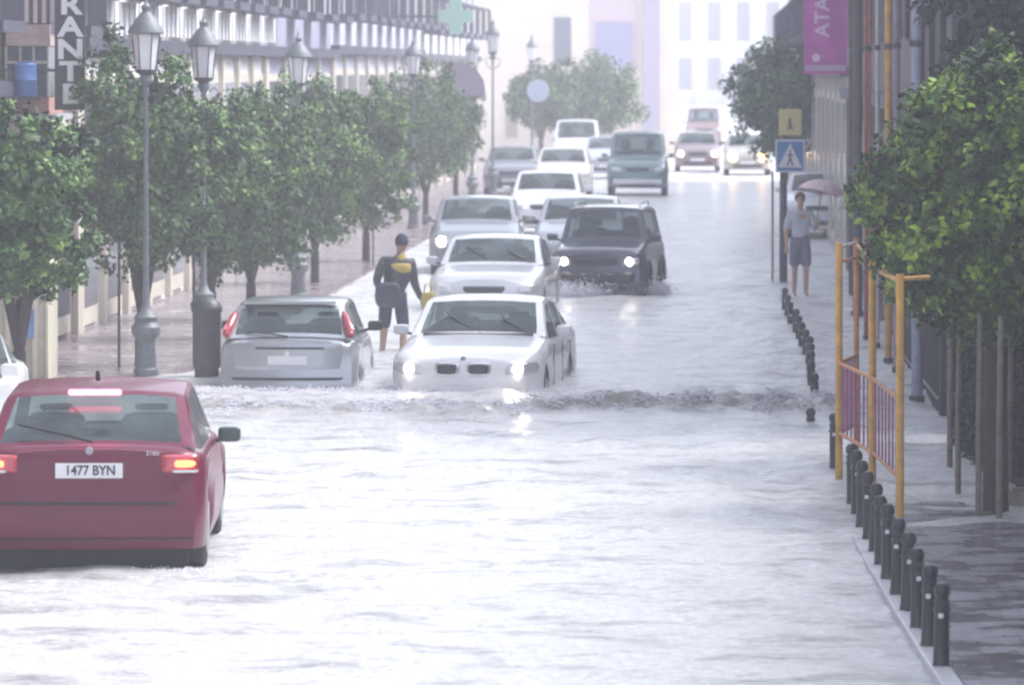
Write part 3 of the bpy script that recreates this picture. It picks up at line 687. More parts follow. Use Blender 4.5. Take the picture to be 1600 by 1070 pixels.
# ------------------------------------------------------------------ trees
LEAF_A = leafmat('leaf_dark', (.008, .026, .012), (.055, .13, .035), (.20, .33, .08))
LEAF_B = leafmat('leaf_mid', (.012, .036, .015), (.065, .15, .032), (.20, .34, .06))
LEAF_N = leafmat('leaf_near', (.004, .014, .006), (.045, .115, .014), (.36, .52, .05))
M_bark = mat('bark', (.05, .042, .036), rough=.85, noise_amt=.4, nscale=12, bump=.6, bscale=25)
def tree(name, label, X, Y, zc, rx, rz_, nclump, leaves, lsize, lm, group, trunk_r=.07, spikes=(), z0=0., seed=1, lean=0., fork=.55):
    rd = random.Random(seed)
    t = thing(name, label, 'tree', (X, Y, z0), 0, group)
    top = zc - z0; base = top - rz_ * .75
    bm = bmesh.new(); fz = max(.3, base * fork)
    tube(bm, [(0, 0, -.4), (0, 0, 0), (lean * .3, .02, fz)], [trunk_r * 1.3, trunk_r * 1.15, trunk_r], 9)
    for k in range(5):
        a = 6.28 * k / 5 + rd.random(); e = Vector((math.cos(a) * rx * .55, math.sin(a) * rx * .55, top + rz_ * rd.uniform(-.2, .35)))
        s_ = Vector((lean * .3, .02, fz - .02)); md = (s_ + e) / 2 + Vector((0, 0, -.05))
        md.x = lerp(s_.x, e.x, .35); md.y = lerp(s_.y, e.y, .35)
        tube(bm, [s_, md, e], [trunk_r * .75, trunk_r * .5, .012], 6)
    obj('trunk', bm, M_bark, t, smooth=60)
    # clumps of leaves spread over and through an uneven crown
    cl = []
    for i in range(nclump):
        z = rd.uniform(-1, 1); a = rd.uniform(0, 6.283); rr = math.sqrt(max(0, 1 - z * z)) ** .8; q = rd.uniform(.55, 1.0) ** .6
        lump = 1 + .20 * noise.noise(Vector((math.cos(a) * 1.4 + seed, math.sin(a) * 1.4, z * 1.6)))
        cl.append((Vector((math.cos(a) * rr * rx * q * lump, math.sin(a) * rr * rx * q * lump, top + z * rz_ * q * lump)), rd.uniform(.10, .22) * rx, Vector((math.cos(a) * rr, math.sin(a) * rr, z))))
    for (dx, dz, rr) in spikes: cl.append((Vector((dx, 0, top + dz)), rr, Vector((0, 0, 1))))
    vs = []; fs = []
    per = max(1, leaves // len(cl))
    for c_, cr, nrm in cl:
        for j in range(per):
            d = Vector((rd.gauss(0, 1), rd.gauss(0, 1), rd.gauss(0, 1))).normalized()
            p = c_ + d * cr * rd.random() ** .4
            out = (d * .9 + nrm * .8 + Vector((0, 0, .35))).normalized()
            ax = out.cross(Vector((rd.gauss(0, 1), rd.gauss(0, 1), rd.gauss(0, 1)))).normalized()
            ln = (out * rd.uniform(.2, .9) + ax.cross(out)).normalized(); sz = lsize * rd.uniform(.6, 1.25)
            wv = ln.cross(out).normalized() * sz * .36; up = out * sz * .08
            k = len(vs)
            vs += [tuple(p), tuple(p + ln * sz * .45 + wv - up), tuple(p + ln * sz), tuple(p + ln * sz * .45 - wv - up)]
            fs += [(k, k + 1, k + 2), (k, k + 2, k + 3)]
    inner = int(leaves * .35)
    for j in range(inner):        # inner leaves
        d = Vector((rd.gauss(0, 1), rd.gauss(0, 1), rd.gauss(0, 1))).normalized() * rd.random() ** .45 * .74
        p = Vector((d.x * rx, d.y * rx, top + d.z * rz_)); sz = lsize * 1.7
        a1 = Vector((rd.gauss(0, 1), rd.gauss(0, 1), rd.gauss(0, 1))).normalized(); a2 = a1.orthogonal().normalized()
        k = len(vs); vs += [tuple(p - a1 * sz * .5), tuple(p + a2 * sz * .3), tuple(p + a1 * sz * .5), tuple(p - a2 * sz * .3)]; fs += [(k, k + 1, k + 2), (k, k + 2, k + 3)]
    pyobj('crown', vs, fs, lm, t)
    return t
GT = 'clipped street trees along the left pavement'
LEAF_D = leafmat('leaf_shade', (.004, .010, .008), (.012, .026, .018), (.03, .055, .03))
def ltree(px, ycen, hpx, wpx, D, label, **k):
    s = F / D; sd_ = k.pop('seed'); lm = k.pop('lm', LEAF_A)
    return tree('street_tree', label, XD(px, D), D, ZD(ycen, D), wpx / 2 / s * 1.07, hpx / 2 / s * 1.04, k.pop('nc', 110), k.pop('nl', 9000), k.pop('ls', .085), lm, GT, seed=sd_, z0=.03, **k)
ltree(30, 318, 290, 225, 50.5, 'dense dark tree cut off by the left edge of the photo', seed=3)
ltree(222, 255, 350, 255, 63.5, 'tallest tree of the left row with a ragged top behind the first lamp post', seed=5, spikes=[(-.35, 1.45, .16), (-.38, 1.65, .12), (-.3, 1.25, .22), (.45, 1.05, .18)], trunk_r=.085, fork=.45)
ltree(392, 280, 290, 205, 75, 'rounded tree above the silver hatchback', seed=7, spikes=[(0.1, 1.3, .15)])
ltree(330, 290, 270, 190, 70, 'dense tree squeezed between the two nearest lamp posts', seed=17)
ltree(492, 250, 260, 190, 88, 'rounded tree behind the third lamp post', seed=9, lm=LEAF_B)
ltree(572, 240, 225, 150, 98, 'bright green tree at the end of the dense group, above the wading man', seed=11, lm=LEAF_B)
ltree(665, 195, 200, 150, 122, 'hazy tree behind the bright green one', seed=13, lm=LEAF_A, nl=6000)
ltree(712, 180, 170, 80, 136, 'small hazy tree just left of the tall lamp post', seed=14, lm=LEAF_A, nl=4000)
ltree(846, 152, 100, 100, 190, 'smaller pale tree by the round blue sign', seed=15, nl=4000, ls=.16)
ltree(925, 150, 115, 150, 200, 'broad misty tree above the far queue of cars', seed=16, nl=6000, ls=.16, spikes=[(0, 1.6, .3)])
t = tree('street_tree', 'misty tree on the right behind the crossing sign and the magenta banner', XD(1228, 128), 128, ZD(155, 128), 98 / (F / 128), 90 / (F / 128), 120, 9000, .12, LEAF_A, 'trees on the right pavement', seed=21, spikes=[(.3, 1.4, .35), (.6, 1.5, .3)])
NT = tree('orange_tree', 'big leafy bright green tree at the right edge standing between wooden stakes', XD(1556, 43), 43, ZD(312, 43), 1.08, 1.12, 330, 34000, .085, LEAF_N, 'trees on the right pavement', seed=23, trunk_r=.10, spikes=[(.03, 1.28, .16), (-.75, .35, .3), (-.9, .15, .22), (-.2, 1.05, .25)], fork=.8)

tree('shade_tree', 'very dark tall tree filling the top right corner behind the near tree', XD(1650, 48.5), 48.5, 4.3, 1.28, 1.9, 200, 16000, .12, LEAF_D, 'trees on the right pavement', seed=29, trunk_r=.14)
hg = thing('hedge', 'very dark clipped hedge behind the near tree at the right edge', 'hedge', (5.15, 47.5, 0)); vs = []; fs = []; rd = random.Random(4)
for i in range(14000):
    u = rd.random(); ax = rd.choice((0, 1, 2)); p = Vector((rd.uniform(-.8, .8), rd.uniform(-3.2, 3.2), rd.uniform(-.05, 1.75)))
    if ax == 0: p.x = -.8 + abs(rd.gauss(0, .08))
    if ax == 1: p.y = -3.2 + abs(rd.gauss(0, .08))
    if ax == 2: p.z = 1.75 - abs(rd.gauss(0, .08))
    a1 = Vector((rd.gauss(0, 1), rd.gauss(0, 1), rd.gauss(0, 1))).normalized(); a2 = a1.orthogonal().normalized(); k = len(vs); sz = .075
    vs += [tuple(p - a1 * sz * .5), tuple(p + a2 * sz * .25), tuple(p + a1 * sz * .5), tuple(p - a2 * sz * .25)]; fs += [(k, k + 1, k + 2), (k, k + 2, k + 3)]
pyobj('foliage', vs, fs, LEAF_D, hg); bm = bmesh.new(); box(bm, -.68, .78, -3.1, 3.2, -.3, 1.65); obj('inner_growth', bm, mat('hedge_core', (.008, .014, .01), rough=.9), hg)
# ------------------------------------------------------------------ street lamps
M_lpost = mat('grey_iron', (.15, .17, .19), rough=.5, noise_amt=.25)
M_iron = mat('dark_iron', (.045, .05, .06), rough=.45, noise_amt=.25)
M_lglass = mat('lantern_glass', (.86, .86, .88), rough=.2, noise_amt=.1, coat=.5)
def make_lamp():
    t = thing('street_lamp', '', 'street lamp')
    bm = bmesh.new()
    lathe(bm, [(.15, -.3), (.15, .08), (.13, .10), (.115, .40), (.12, .44), (.175, .50), (.18, .58), (.13, .64), (.15, .70), (.08, .76), (.045, .86), (.034, 1.5), (.026, 3.3), (.045, 3.36), (.03, 3.42), (.09, 3.50), (.06, 3.60)], 12)
    obj('post', bm, M_lpost, t, smooth=35)
    bm = bmesh.new(); lathe(bm, [(.11, 3.62), (.165, 4.05)], 6); g = obj('lantern', bm, M_lglass, t)
    bm = bmesh.new(); lathe(bm, [(.20, 4.05), (.225, 4.07), (.21, 4.11), (.12, 4.24), (.05, 4.32), (.06, 4.38), (.02, 4.42), (0, 4.56)], 12); obj('cap', bm, M_lpost, g, smooth=35)
    bm = bmesh.new()
    for k in range(6):
        a = k * PI / 3; tube(bm, [(.125 * math.cos(a), .125 * math.sin(a), 3.60), (.172 * math.cos(a), .172 * math.sin(a), 4.07)], .008, 5)
    lathe(bm, [(.06, 3.56), (.13, 3.60), (.13, 3.63), (.05, 3.63)], 12)
    obj('lantern_frame', bm, M_iron, g)
    bm = bmesh.new()
    for s in (1, -1): tube(bm, [(s * .03, 0, 3.2), (s * .16, 0, 3.28), (s * .22, 0, 3.42), (s * .14, 0, 3.5), (s * .08, 0, 3.44)], .012, 5)
    obj('scroll_bracket', bm, M_iron, t)
    return t
L0 = make_lamp()
LL = [(228, 61.8, 1.03, 'iron street lamp nearest on the left, its lantern poking out of the tallest tree'),
      (318, 68.5, 1.0, 'second iron street lamp from the left, among the dense trees'),
      (466, 82.5, .97, 'third iron street lamp from the left, between two rounded trees'),
      (646, 118, 1.0, 'fourth iron street lamp from the left, against the lavender building'),
      (738, 140, 1.05, 'street lamp just left of the tallest lit-up post against the cream building'),
      (770, 149, 1.17, 'tall lamp post clear against the cream building beside the distant grey car'),
      (831, 186, 1.12, 'small far lamp post over the tree with the round blue sign')]
for i, (px, D, sz, lb) in enumerate(LL):
    o = L0 if i == 0 else copy_tree(L0)
    o.location = (XD(px, D), D, .0); o.scale = (1, 1, sz); setp(o, lb, 'street lamp', 'iron street lamps on the left pavement')

# ------------------------------------------------------------------ bollards
M_boll = mat('bollard_iron', (.012, .015, .02), rough=.35, noise_amt=.3, nscale=10)
M_ref = mat('bollard_reflector', (.7, .7, .75), rough=.3)
def make_boll():
    t = thing('bollard', '', 'bollard'); bm = bmesh.new()
    lathe(bm, [(.055, -.25), (.055, .0), (.05, .02), (.045, .36), (.052, .375), (.045, .39), (.043, .41), (.05, .43), (.036, .455), (.05, .485), (.048, .52), (.03, .55), (0, .56)], 12)
    obj('post', bm, M_boll, t, smooth=35)
    bm = bmesh.new(); lathe(bm, [(.0535, .37), (.0535, .385)], 12); obj('band', bm, M_boll, t)
    bx('reflector', (-.014, .014, -.058, -.045, .325, .355), M_ref, t)
    return t
B0 = make_boll(); nb = 0
def kx(D): return interp([(24, 2.74), (31.2, 2.63), (34, 2.67), (38, 2.76), (44, 2.93), (47.3, 3.02), (53.7, 3.17), (58, 3.47), (66, 3.85), (80, 4.28), (100, 5.2)], D)
ordn = ['nearest', 'second', 'third', 'fourth', 'fifth', 'sixth', 'seventh', 'eighth', 'ninth', 'tenth', 'eleventh', 'twelfth', 'thirteenth']
BD = [31.25 + 1.13 * k for k in range(12)] + [47.6]
for i, D in enumerate(BD):
    o = B0 if i == 0 else copy_tree(B0); nb += 1
    o.scale = (1.05, 1.05, .93); o.location = (kx(D) + random.uniform(-.01, .01) + .02, D, .065 if D < 38 else .03 if D < 43 else 0); o.rotation_euler = (R(random.uniform(-1, 1)), R(random.uniform(-1.5, 1.5)), random.uniform(-.4, .4))
    setp(o, 'black iron bollard on the right kerb, ' + ('nearest to us' if i == 0 else '%s along from the nearest one' % ordn[i] if i < 12 else 'alone just before the yellow frame'), 'bollard', 'bollards along the right kerb')
FD = [54.0, 58.2, 59.8, 61.4, 63.0, 64.7, 66.4, 68.2, 70, 72, 74.2, 76.6, 79]
for i, D in enumerate(FD):
    o = copy_tree(B0); o.location = (kx(D) + random.uniform(-.01, .01), D, [-.38, -.26, -.22, -.18][min(i, 3)] + .0 * i); o.rotation_euler = (R(random.uniform(-2, 2)), R(random.uniform(-2, 2)), 0)
    lb = 'lone bollard top showing above the flood water' if i == 0 else 'half drowned bollard in the far row curving to the crossing sign'
    setp(o, lb, 'bollard', 'half drowned bollards in the far row')

# ------------------------------------------------------------------ yellow frame, scaffold poles and railing on the right
M_yel = mat('yellow_paint', (.62, .34, .07), rough=.5, noise_amt=.35, nscale=7)
M_ora = mat('orange_paint', (.50, .20, .07), rough=.5, noise_amt=.35, nscale=7)
M_pur = mat('purple_bars', (.30, .08, .20), rough=.5, noise_amt=.2)
fr = thing('barrier_frame', 'tall yellow painted tube frame with low purple bars standing by the right kerb', 'frame', (3.1, 43.5, 0))
def fx(px, D): return (XD(px, D) - 3.1, D - 43.5)
posts = [(1311, 46.3, 2.16, .034, M_yel), (1338, 47.5, 2.16, .026, M_ora), (1363, 44.0, 2.14, .034, M_yel), (1406, 41.2, 2.08, .034, M_yel)]
for px, D, h, r, m_ in posts:
    x, y = fx(px, D); tb('post', [(x, y, -.3), (x, y, h)], r, m_, fr)
def rail(a, b_, z0, z1, r, m_, nm='rail'):
    xa, ya_ = fx(posts[a][0], posts[a][1]); xb, yb_ = fx(posts[b_][0], posts[b_][1]); return tb(nm, [(xa, ya_, z0), (xb, yb_, z1)], r, m_, fr)
rail(0, 1, 2.12, 2.12, .018, M_kerb); rail(0, 1, 1.98, 1.98, .016, M_ora); rail(1, 2, 2.1, 2.1, .018, M_ora); rail(2, 3, 2.02, 2.02, .02, M_yel)
for (a, b_) in ((0, 1), (0, 2), (2, 3)):
    rail(a, b_, 1.06, 1.06, .018, M_ora); rail(a, b_, .42, .42, .018, M_ora)
    xa, ya_ = fx(posts[a][0], posts[a][1]); xb, yb_ = fx(posts[b_][0], posts[b_][1])
    for k in range(1, 8):
        t_ = k / 8; tb('bar', [(lerp(xa, xb, t_), lerp(ya_, yb_, t_), .42), (lerp(xa, xb, t_), lerp(ya_, yb_, t_), 1.06)], .009, M_pur, fr, 5)
x, y = fx(1406, 41.2); tb('side_arm', [(x, y, 2.04), (x + .25, y + .1, 2.05)], .02, M_yel, fr)
M_redp = mat('red_paint', (.32, .10, .09), rough=.5, noise_amt=.3)
M_bluep = mat('pale_blue_paint', (.30, .34, .46), rough=.5, noise_amt=.3)
M_lilac = mat('lilac_paint', (.26, .22, .30), rough=.6, noise_amt=.3)
for px, D, r, m_, lb in ((1340, 77, .075, M_iron, 'thick dark pole furthest along the scaffolded wall'), (1357, 72, .038, M_ora, 'orange scaffold pole rising past the leaves of the near tree'),
                         (1353, 70, .03, M_redp, 'thin dull red scaffold pole beside the orange one'), (1388, 64.5, .045, M_yel, 'yellow scaffold pole in the middle of the group'),
                         (1401, 62.5, .04, M_lilac, 'lilac grey scaffold pole right of the yellow pole'), (1371, 68, .03, M_kerb, 'thin pale grey scaffold pole between the orange and yellow ones'),
                         (1433, 57, .065, M_bluep, 'wide pale blue pipe on the corner of the dark building')):
    t = thing('scaffold_pole', lb, 'pole', (XD(px, D), D, 0), 0, 'poles against the right hand building')
    tb('tube', [(0, 0, -.3), (0, 0, 7.5)], r, m_, t)
    for z in (.0, 2.2, 4.0, 5.6):
        bm = bmesh.new(); lathe(bm, [(r * 1.4, z), (r * 1.4, z + .07)], 8); obj('coupler', bm, M_iron, t)
rl = thing('railing', 'dark iron railing along the foot of the right hand building', 'railing', (wallR(55) - .1, 55, 0), 0)
X1 = wallR(66) - wallR(55)
for z in (.15, .95): tb('rail', [(0, 0, z), (X1, 11, z - .1)], .02, M_iron, rl)
for k in range(26):
    t_ = k / 25; tb('baluster', [(X1 * t_, 11 * t_, -.2), (X1 * t_, 11 * t_, .95 - .1 * t_)], .013, M_iron, rl, 5)
M_stake = mat('grey_timber', (.20, .175, .15), rough=.8, noise_amt=.4, nscale=9, bump=.4)
for px, D, h, lb in ((1484, 47.5, 1.45, 'pale timber stake furthest left of those round the near tree'), (1497, 44.8, 1.5, 'second timber stake from the left round the near tree'), (1529, 42.4, 1.7, 'timber stake just left of the near tree trunk'),
                     (1561, 42.0, 1.7, 'thick timber stake just right of the near tree trunk'), (1578, 44.0, 1.6, 'timber stake nearest the dark wall behind the near tree')):
    t = setp(tb('tree_stake', [(0, 0, -.3), (0, 0, .6), (.015, 0, h)], [.028, .026, .024], M_stake), lb, 'stake', 'stakes round the near tree'); t.location = (XD(px, D), D, 0)
bxo = thing('planter', 'low pale stone planter edge behind the near tree', 'planter', (XD(1612, 44), 44, 0))
bm = bmesh.new(); box(bm, -.25, .3, -.6, .9, -.2, .16, .03); obj('stone_edge', bm, mat('pale_stone', (.33, .30, .26), rough=.7, noise_amt=.3, bump=.3), bxo)
bm = bmesh.new(); box(bm, -.18, .23, -.5, .8, .16, .18); obj('soil', bm, mat('soil', (.03, .025, .02), rough=.9), bxo)

# ------------------------------------------------------------------ signs and banner
M_sblue = mat('sign_blue', (.05, .20, .48), rough=.35); M_swhite = mat('sign_white', (.78, .78, .80), rough=.35); M_syel = mat('sign_yellow', (.62, .56, .22), rough=.4)
D = 89.0; X = XD(1224, D)
t = thing('crossing_sign', 'blue pedestrian crossing sign with a yellow plate above on a dark post', 'road sign', (X, D, 0))
tb('post', [(0, 0, -.3), (0, 0, 3.1)], [.075, .06], M_iron, t)
s = F / D; zc = ZD(244, D); hw_ = .26; dx = XD(1234, D) - X
b_ = bx('blue_panel', (dx - hw_, dx + hw_, -.10, -.08, zc - .29, zc + .29), M_swhite, t, .006)
bx('blue_field', (dx - hw_ + .03, dx + hw_ - .03, -.106, -.101, zc - .26, zc + .26), M_sblue, b_)
pyobj('white_triangle', [(dx - .21, -.110, zc - .2), (dx + .21, -.110, zc - .2), (dx, -.110, zc + .22), (dx - .21, -.107, zc - .2), (dx + .21, -.107, zc - .2), (dx, -.107, zc + .22)], [(0, 1, 2), (3, 5, 4), (0, 3, 4, 1), (1, 4, 5, 2), (2, 5, 3, 0)], M_swhite, b_)
bm = bmesh.new(); tube(bm, [(dx, -.116, zc + .06), (dx, -.116, zc - .04)], .018, 6); tube(bm, [(dx, -.116, zc - .04), (dx - .05, -.116, zc - .17)], .014, 6); tube(bm, [(dx, -.116, zc - .04), (dx + .05, -.116, zc - .17)], .014, 6); tube(bm, [(dx - .06, -.116, zc), (dx, -.116, zc + .05), (dx + .06, -.116, zc)], .01, 5)
lathe(bm, [(0, zc + .075), (.018, zc + .09), (.018, zc + .10), (0, zc + .115)], 8, c=(dx, -.116)); obj('walking_figure', bm, M_text, b_)
zc2 = ZD(191, D); b_ = bx('yellow_plate', (dx - .20, dx + .20, -.10, -.08, zc2 - .23, zc2 + .23), M_syel, t, .006)
bm = bmesh.new(); tube(bm, [(dx, -.108, zc2 + .07), (dx - .01, -.108, zc2 - .03)], .028, 6); tube(bm, [(dx, -.108, zc2 - .03), (dx - .05, -.108, zc2 - .14)], .02, 5); tube(bm, [(dx, -.108, zc2 - .03), (dx + .04, -.108, zc2 - .14)], .02, 5); obj('dark_figure', bm, mat('sign_olive', (.16, .14, .06)), b_)
t = setp(tb('thin_post', [(0, 0, -.3), (0, 0, 1.95)], .022, mat('grey_green_post', (.22, .28, .28))), 'thin grey-green post just left of the crossing sign', 'post'); t.location = (XD(1207, 89), 89, 0)
D = 186; t = thing('round_sign', 'round blue road sign on a thin post before the far tree', 'road sign', (XD(843, D), D, 0))
tb('post', [(0, 0, -.3), (0, 0, 3.9)], .035, M_iron, t)
bm = bmesh.new(); lathe(bm, [(0, -.01), (.42, -.01), (.42, .01), (0, .01)], 24); bmesh.ops.rotate(bm, verts=bm.verts, matrix=Matrix.Rotation(R(90), 3, 'X')); bmesh.ops.translate(bm, verts=bm.verts, vec=(-.05, -.06, ZD(142, D)))
obj('disc', bm, mat('pale_sign_blue', (.34, .42, .52), rough=.4), t)

D = 84; t = thing('banner', 'magenta banner with pale upright lettering hanging high on the right', 'banner', (XD(1290, D), D, 0))
hw_ = 34 / (F / D); zb_ = ZD(117, D)
M_mag = mat('magenta_cloth', (.52, .10, .42), rough=.7, noise_amt=.22, nscale=3)
bm = bmesh.new(); rows = []
for j in range(15):
    rows.append([bm.verts.new((lerp(-hw_, hw_, i / 8), .02 * math.sin(i * .9 + j * .25), zb_ + j * .19)) for i in range(9)])
for j in range(14):
    for i in range(8): bm.faces.new((rows[j][i], rows[j][i + 1], rows[j + 1][i + 1], rows[j + 1][i]))
r_ = bmesh.ops.extrude_face_region(bm, geom=list(bm.faces)); bmesh.ops.translate(bm, verts=[v for v in r_['geom'] if isinstance(v, bmesh.types.BMVert)], vec=(0, .01, 0))
cl = obj('cloth', bm, M_mag, t, smooth=60)
M_bt = mat('pale_pink_lettering', (.8, .58, .8), rough=.6)
text('lettering', 'ATA', .34, M_bt, cl, (-.05, -.035, zb_ + .95), (R(90), R(-90), 0), .003, bold=.006)
bm = bmesh.new(); lathe(bm, [(0, -.004), (.07, -.004), (.07, .004), (0, .004)], 14); bmesh.ops.rotate(bm, verts=bm.verts, matrix=Matrix.Rotation(R(90), 3, 'X')); bmesh.ops.translate(bm, verts=bm.verts, vec=(-.16, -.035, zb_ + .28)); obj('emblem', bm, M_bt, cl)
bx('lower_band', (-hw_ + .03, hw_ - .03, -.03, -.026, zb_ + .06, zb_ + .16), mat('lilac_band', (.5, .35, .52)), cl)
tb('hanging_bar', [(-hw_, 0, zb_ + 2.68), (hw_ + .35, 0, zb_ + 2.68)], .02, M_iron, t)
tb('pole', [(hw_ + .07, .08, -.3), (hw_ + .07, .08, zb_ + 2.75)], .045, M_iron, t)

# dark litter bin and thin poles on the left pavement
D = 61.8; t = thing('litter_bin', 'dark grey upright bin beside the silver hatchback', 'bin', (XD(323, D), D, .03))
bm = bmesh.new(); lathe(bm, [(.15, -.2), (.15, .06), (.17, .08), (.175, .74), (.19, .76), (.19, .80)], 16); obj('body', bm, mat('bin_grey', (.06, .065, .08), rough=.5, noise_amt=.3), t, smooth=40)
bm = bmesh.new(); lathe(bm, [(.19, .80), (.17, .86), (.10, .92), (0, .94)], 16); obj('lid', bm, M_iron, t, smooth=40)
for px, D, h, lb in ((186, 63.0, 1.6, 'thin dark pole left of the nearest street lamp'), (303, 64.5, 1.5, 'thin dark pole just left of the litter bin'), (583, 96, 1.9, 'thin pole right under the bright green tree')):
    o = setp(tb('thin_pole', [(0, 0, -.3), (0, 0, h)], .018, M_iron), lb, 'pole', 'thin poles on the left pavement'); o.location = (XD(px, D), D, .03)

# ------------------------------------------------------------------ buildings
M_bglass = mat('window_glass', (.06, .07, .09), rough=.12, spec=.8, noise_amt=.3)
M_iron2 = mat('balcony_iron', (.07, .07, .10), rough=.6)
M_shut = mat('white_shutter', (.82, .81, .82), rough=.6, noise_amt=.1)
M_cream = mat('cream_stone', (.60, .56, .47), rough=.75, noise_amt=.15, nscale=3)
def wallmat(n_, c_): return mat('wall_' + n_, c_, rough=.8, noise_amt=.16, nscale=1.6, bump=.15, bscale=15)
def facade(name, label, D0, D1, side, wm, H=None, bays=5, ground=4.0, door=M_bglass, pil=M_cream, shut=M_shut, balc=True, strip_z=None, fasc=None, ww=.55, depth=9, glass=None):
    """terrace building whose street front runs from D0 to D1; local x = along the street, local -y faces the street"""
    wf = wallL if side < 0 else wallR; H = H or (10.6 if side < 0 else 7.6)
    x0, x1 = wf(D0), wf(D1); Lf = math.hypot(x1 - x0, D1 - D0) - .02
    ang = math.atan2(D1 - D0, x1 - x0)
    if side < 0: t = thing(name, label, 'building', (x0, D0, 0), ang)                       # facade front faces -y local -> +X world
    else: t = thing(name, label, 'building', (x1, D1, 0), ang + PI)
    bx('wall', (0, Lf, 0, depth, -.7, H), wm, t)
    bx('roof', (-.0, Lf, -.35, depth + .1, H + .002, H + .3), M_iron2, t)
    bw = Lf / bays
    for k in range(bays + 1):
        x = min(max(k * bw, .16), Lf - .16); bx('pilaster', (x - .15, x + .15, -.10, -.002, -.7, ground), pil, t)
    bm = bmesh.new(); box(bm, 0, Lf, -.22, -.003, ground + .004, ground + .2); obj('cornice', bm, fasc or M_iron2, t)
    for k in range(bays):
        xc = (k + .5) * bw; a = bw * ww / 2 + .1
        f = bx('shop_window', (xc - a - .06, xc + a + .06, -.05, -.002, .1, ground - .35), pil, t)
        bx('pane', (xc - a, xc + a, -.054, -.051, .35, ground - .5), door, f)
        for lv in range(2 if H > 8 else 1):
            z0 = ground + .95 + lv * 3.3; h = 2.2; a2 = min(.55, bw * .28)
            f = bx('window', (xc - a2 - .08, xc + a2 + .08, -.06, -.002, z0, z0 + h + .1), pil, t)
            bx('pane', (xc - a2, xc + a2, -.065, -.061, z0 + .05, z0 + h), glass or M_bglass, f)
            for s_ in (1, -1): bx('shutter', (xc + s_ * (a2 + .04) - .02 if s_ > 0 else xc - a2 - .36, xc + a2 + .36 if s_ > 0 else xc - a2 - .02, -.10, -.066, z0, z0 + h), shut, f)
            if balc:
                bl = bx('balcony', (xc - a2 - .4, xc + a2 + .4, -.62, -.067, z0 - .16, z0 - .02), M_iron2, t)
                bm = bmesh.new(); xa, xb = xc - a2 - .38, xc + a2 + .38
                nb_ = 12
                for i in range(nb_ + 1):
                    x = lerp(xa, xb, i / nb_); box(bm, x - .012, x + .012, -.60, -.58, z0 - .02, z0 + .9)
                box(bm, xa, xb, -.605, -.575, z0 + .9, z0 + .95)
                for x in (xa, xb):
                    box(bm, x - .012, x + .012, -.58, -.11, z0 + .9, z0 + .94)
                    for q in range(4): box(bm, x - .01, x + .01, -.5 + q * .11, -.48 + q * .11, z0 - .02, z0 + .9)
                obj('railing', bm, M_iron2, bl)
    if strip_z:     # white valance panels under the first floor balconies
        nn = int(Lf / .62)
        for i in range(nn):
            x = (i + .5) * Lf / nn; bx('white_fascia_panel', (x - .19, x + .19, -.26, -.225, strip_z[0], strip_z[1]), M_shut, t)
    return t
facade('corner_building', 'brown fronted building at the left edge with a glazed bay and the upright sign', 26, 71.2, -1, wallmat('taupe', (.27, .22, .215)), bays=11, ground=3.4, door=M_iron2)
shade_block = facade('corner_building', 'unseen grey building added right of the near pavement to shade the water', 18, 48, 1, wallmat('near_grey', (.25, .24, .25)), bays=9, H=5.4)  # unseen building, added so the near water lies in shade
shade_block.location.x += 2.1
facade('terrace_building', 'white fronted building with shutters above the clipped trees', 71.2, 100, -1, wallmat('white', (.78, .77, .78)), bays=10, ground=4.0, strip_z=(4.26, 4.74), ww=.5)
facade('terrace_building', 'dark lavender narrow building in the middle of the left row', 100, 117, -1, wallmat('lavender', (.34, .34, .44)), bays=4, ground=4.0)
facade('terrace_building', 'lavender building with pale pilasters and small balconies', 117, 150, -1, wallmat('lilac', (.55, .55, .64)), bays=9, ground=4.1)
facade('terrace_building', 'pale building at the far end of the left row', 150, 184, -1, wallmat('pale', (.68, .67, .70)), bays=8, ground=4.0)
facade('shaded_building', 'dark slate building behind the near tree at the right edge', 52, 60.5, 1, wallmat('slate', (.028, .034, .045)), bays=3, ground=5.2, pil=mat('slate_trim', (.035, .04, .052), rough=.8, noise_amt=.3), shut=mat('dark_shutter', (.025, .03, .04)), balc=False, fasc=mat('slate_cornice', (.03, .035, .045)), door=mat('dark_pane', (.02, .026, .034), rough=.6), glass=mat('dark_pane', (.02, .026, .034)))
facade('terrace_building', 'lilac brown building behind the scaffold poles', 60.5, 94, 1, wallmat('plum', (.20, .16, .18)), bays=9, ground=3.2, pil=mat('brown_stone', (.22, .17, .16), rough=.8, noise_amt=.3), shut=mat('plum_shutter', (.14, .10, .13)), balc=False)
facade('terrace_building', 'pale lilac building on the right beyond the banner', 94, 170, 1, wallmat('pale_lilac', (.42, .40, .50)), bays=16, ground=3.6)

# glazed bay with blue drum, terracotta panel and RESTAURANTE sign on the corner building
D = 65.5; xw = wallL(D)
t = thing('glazed_bay', 'glazed timber bay with an orange brown panel left of the upright sign', 'bay window', (xw, D, 0), 0)
bx('slab', (-.05, 0.665, -1.6, .6, ZD(186, D), ZD(178, D)), M_kerb, t)
bx('panel', (0.0, 0.546, -1.5, .5, ZD(177, D), ZD(152, D)), mat('terracotta', (.42, .22, .19), rough=.7, noise_amt=.3), t)
g = bx('glazing', (0.0, 0.518, -1.45, .45, ZD(151, D), ZD(74, D)), mat('bay_glass', (.10, .14, .17), rough=.15, noise_amt=.5, nscale=3), t)
bm = bmesh.new()
for x in (.0, .18, .35, .53): box(bm, x - .014, x + .014, -1.48, -1.44, ZD(151, D), ZD(74, D))
box(bm, 0, .545, -1.485, -1.445, ZD(100, D), ZD(96, D)); obj('glazing_bar', bm, M_cream, g)
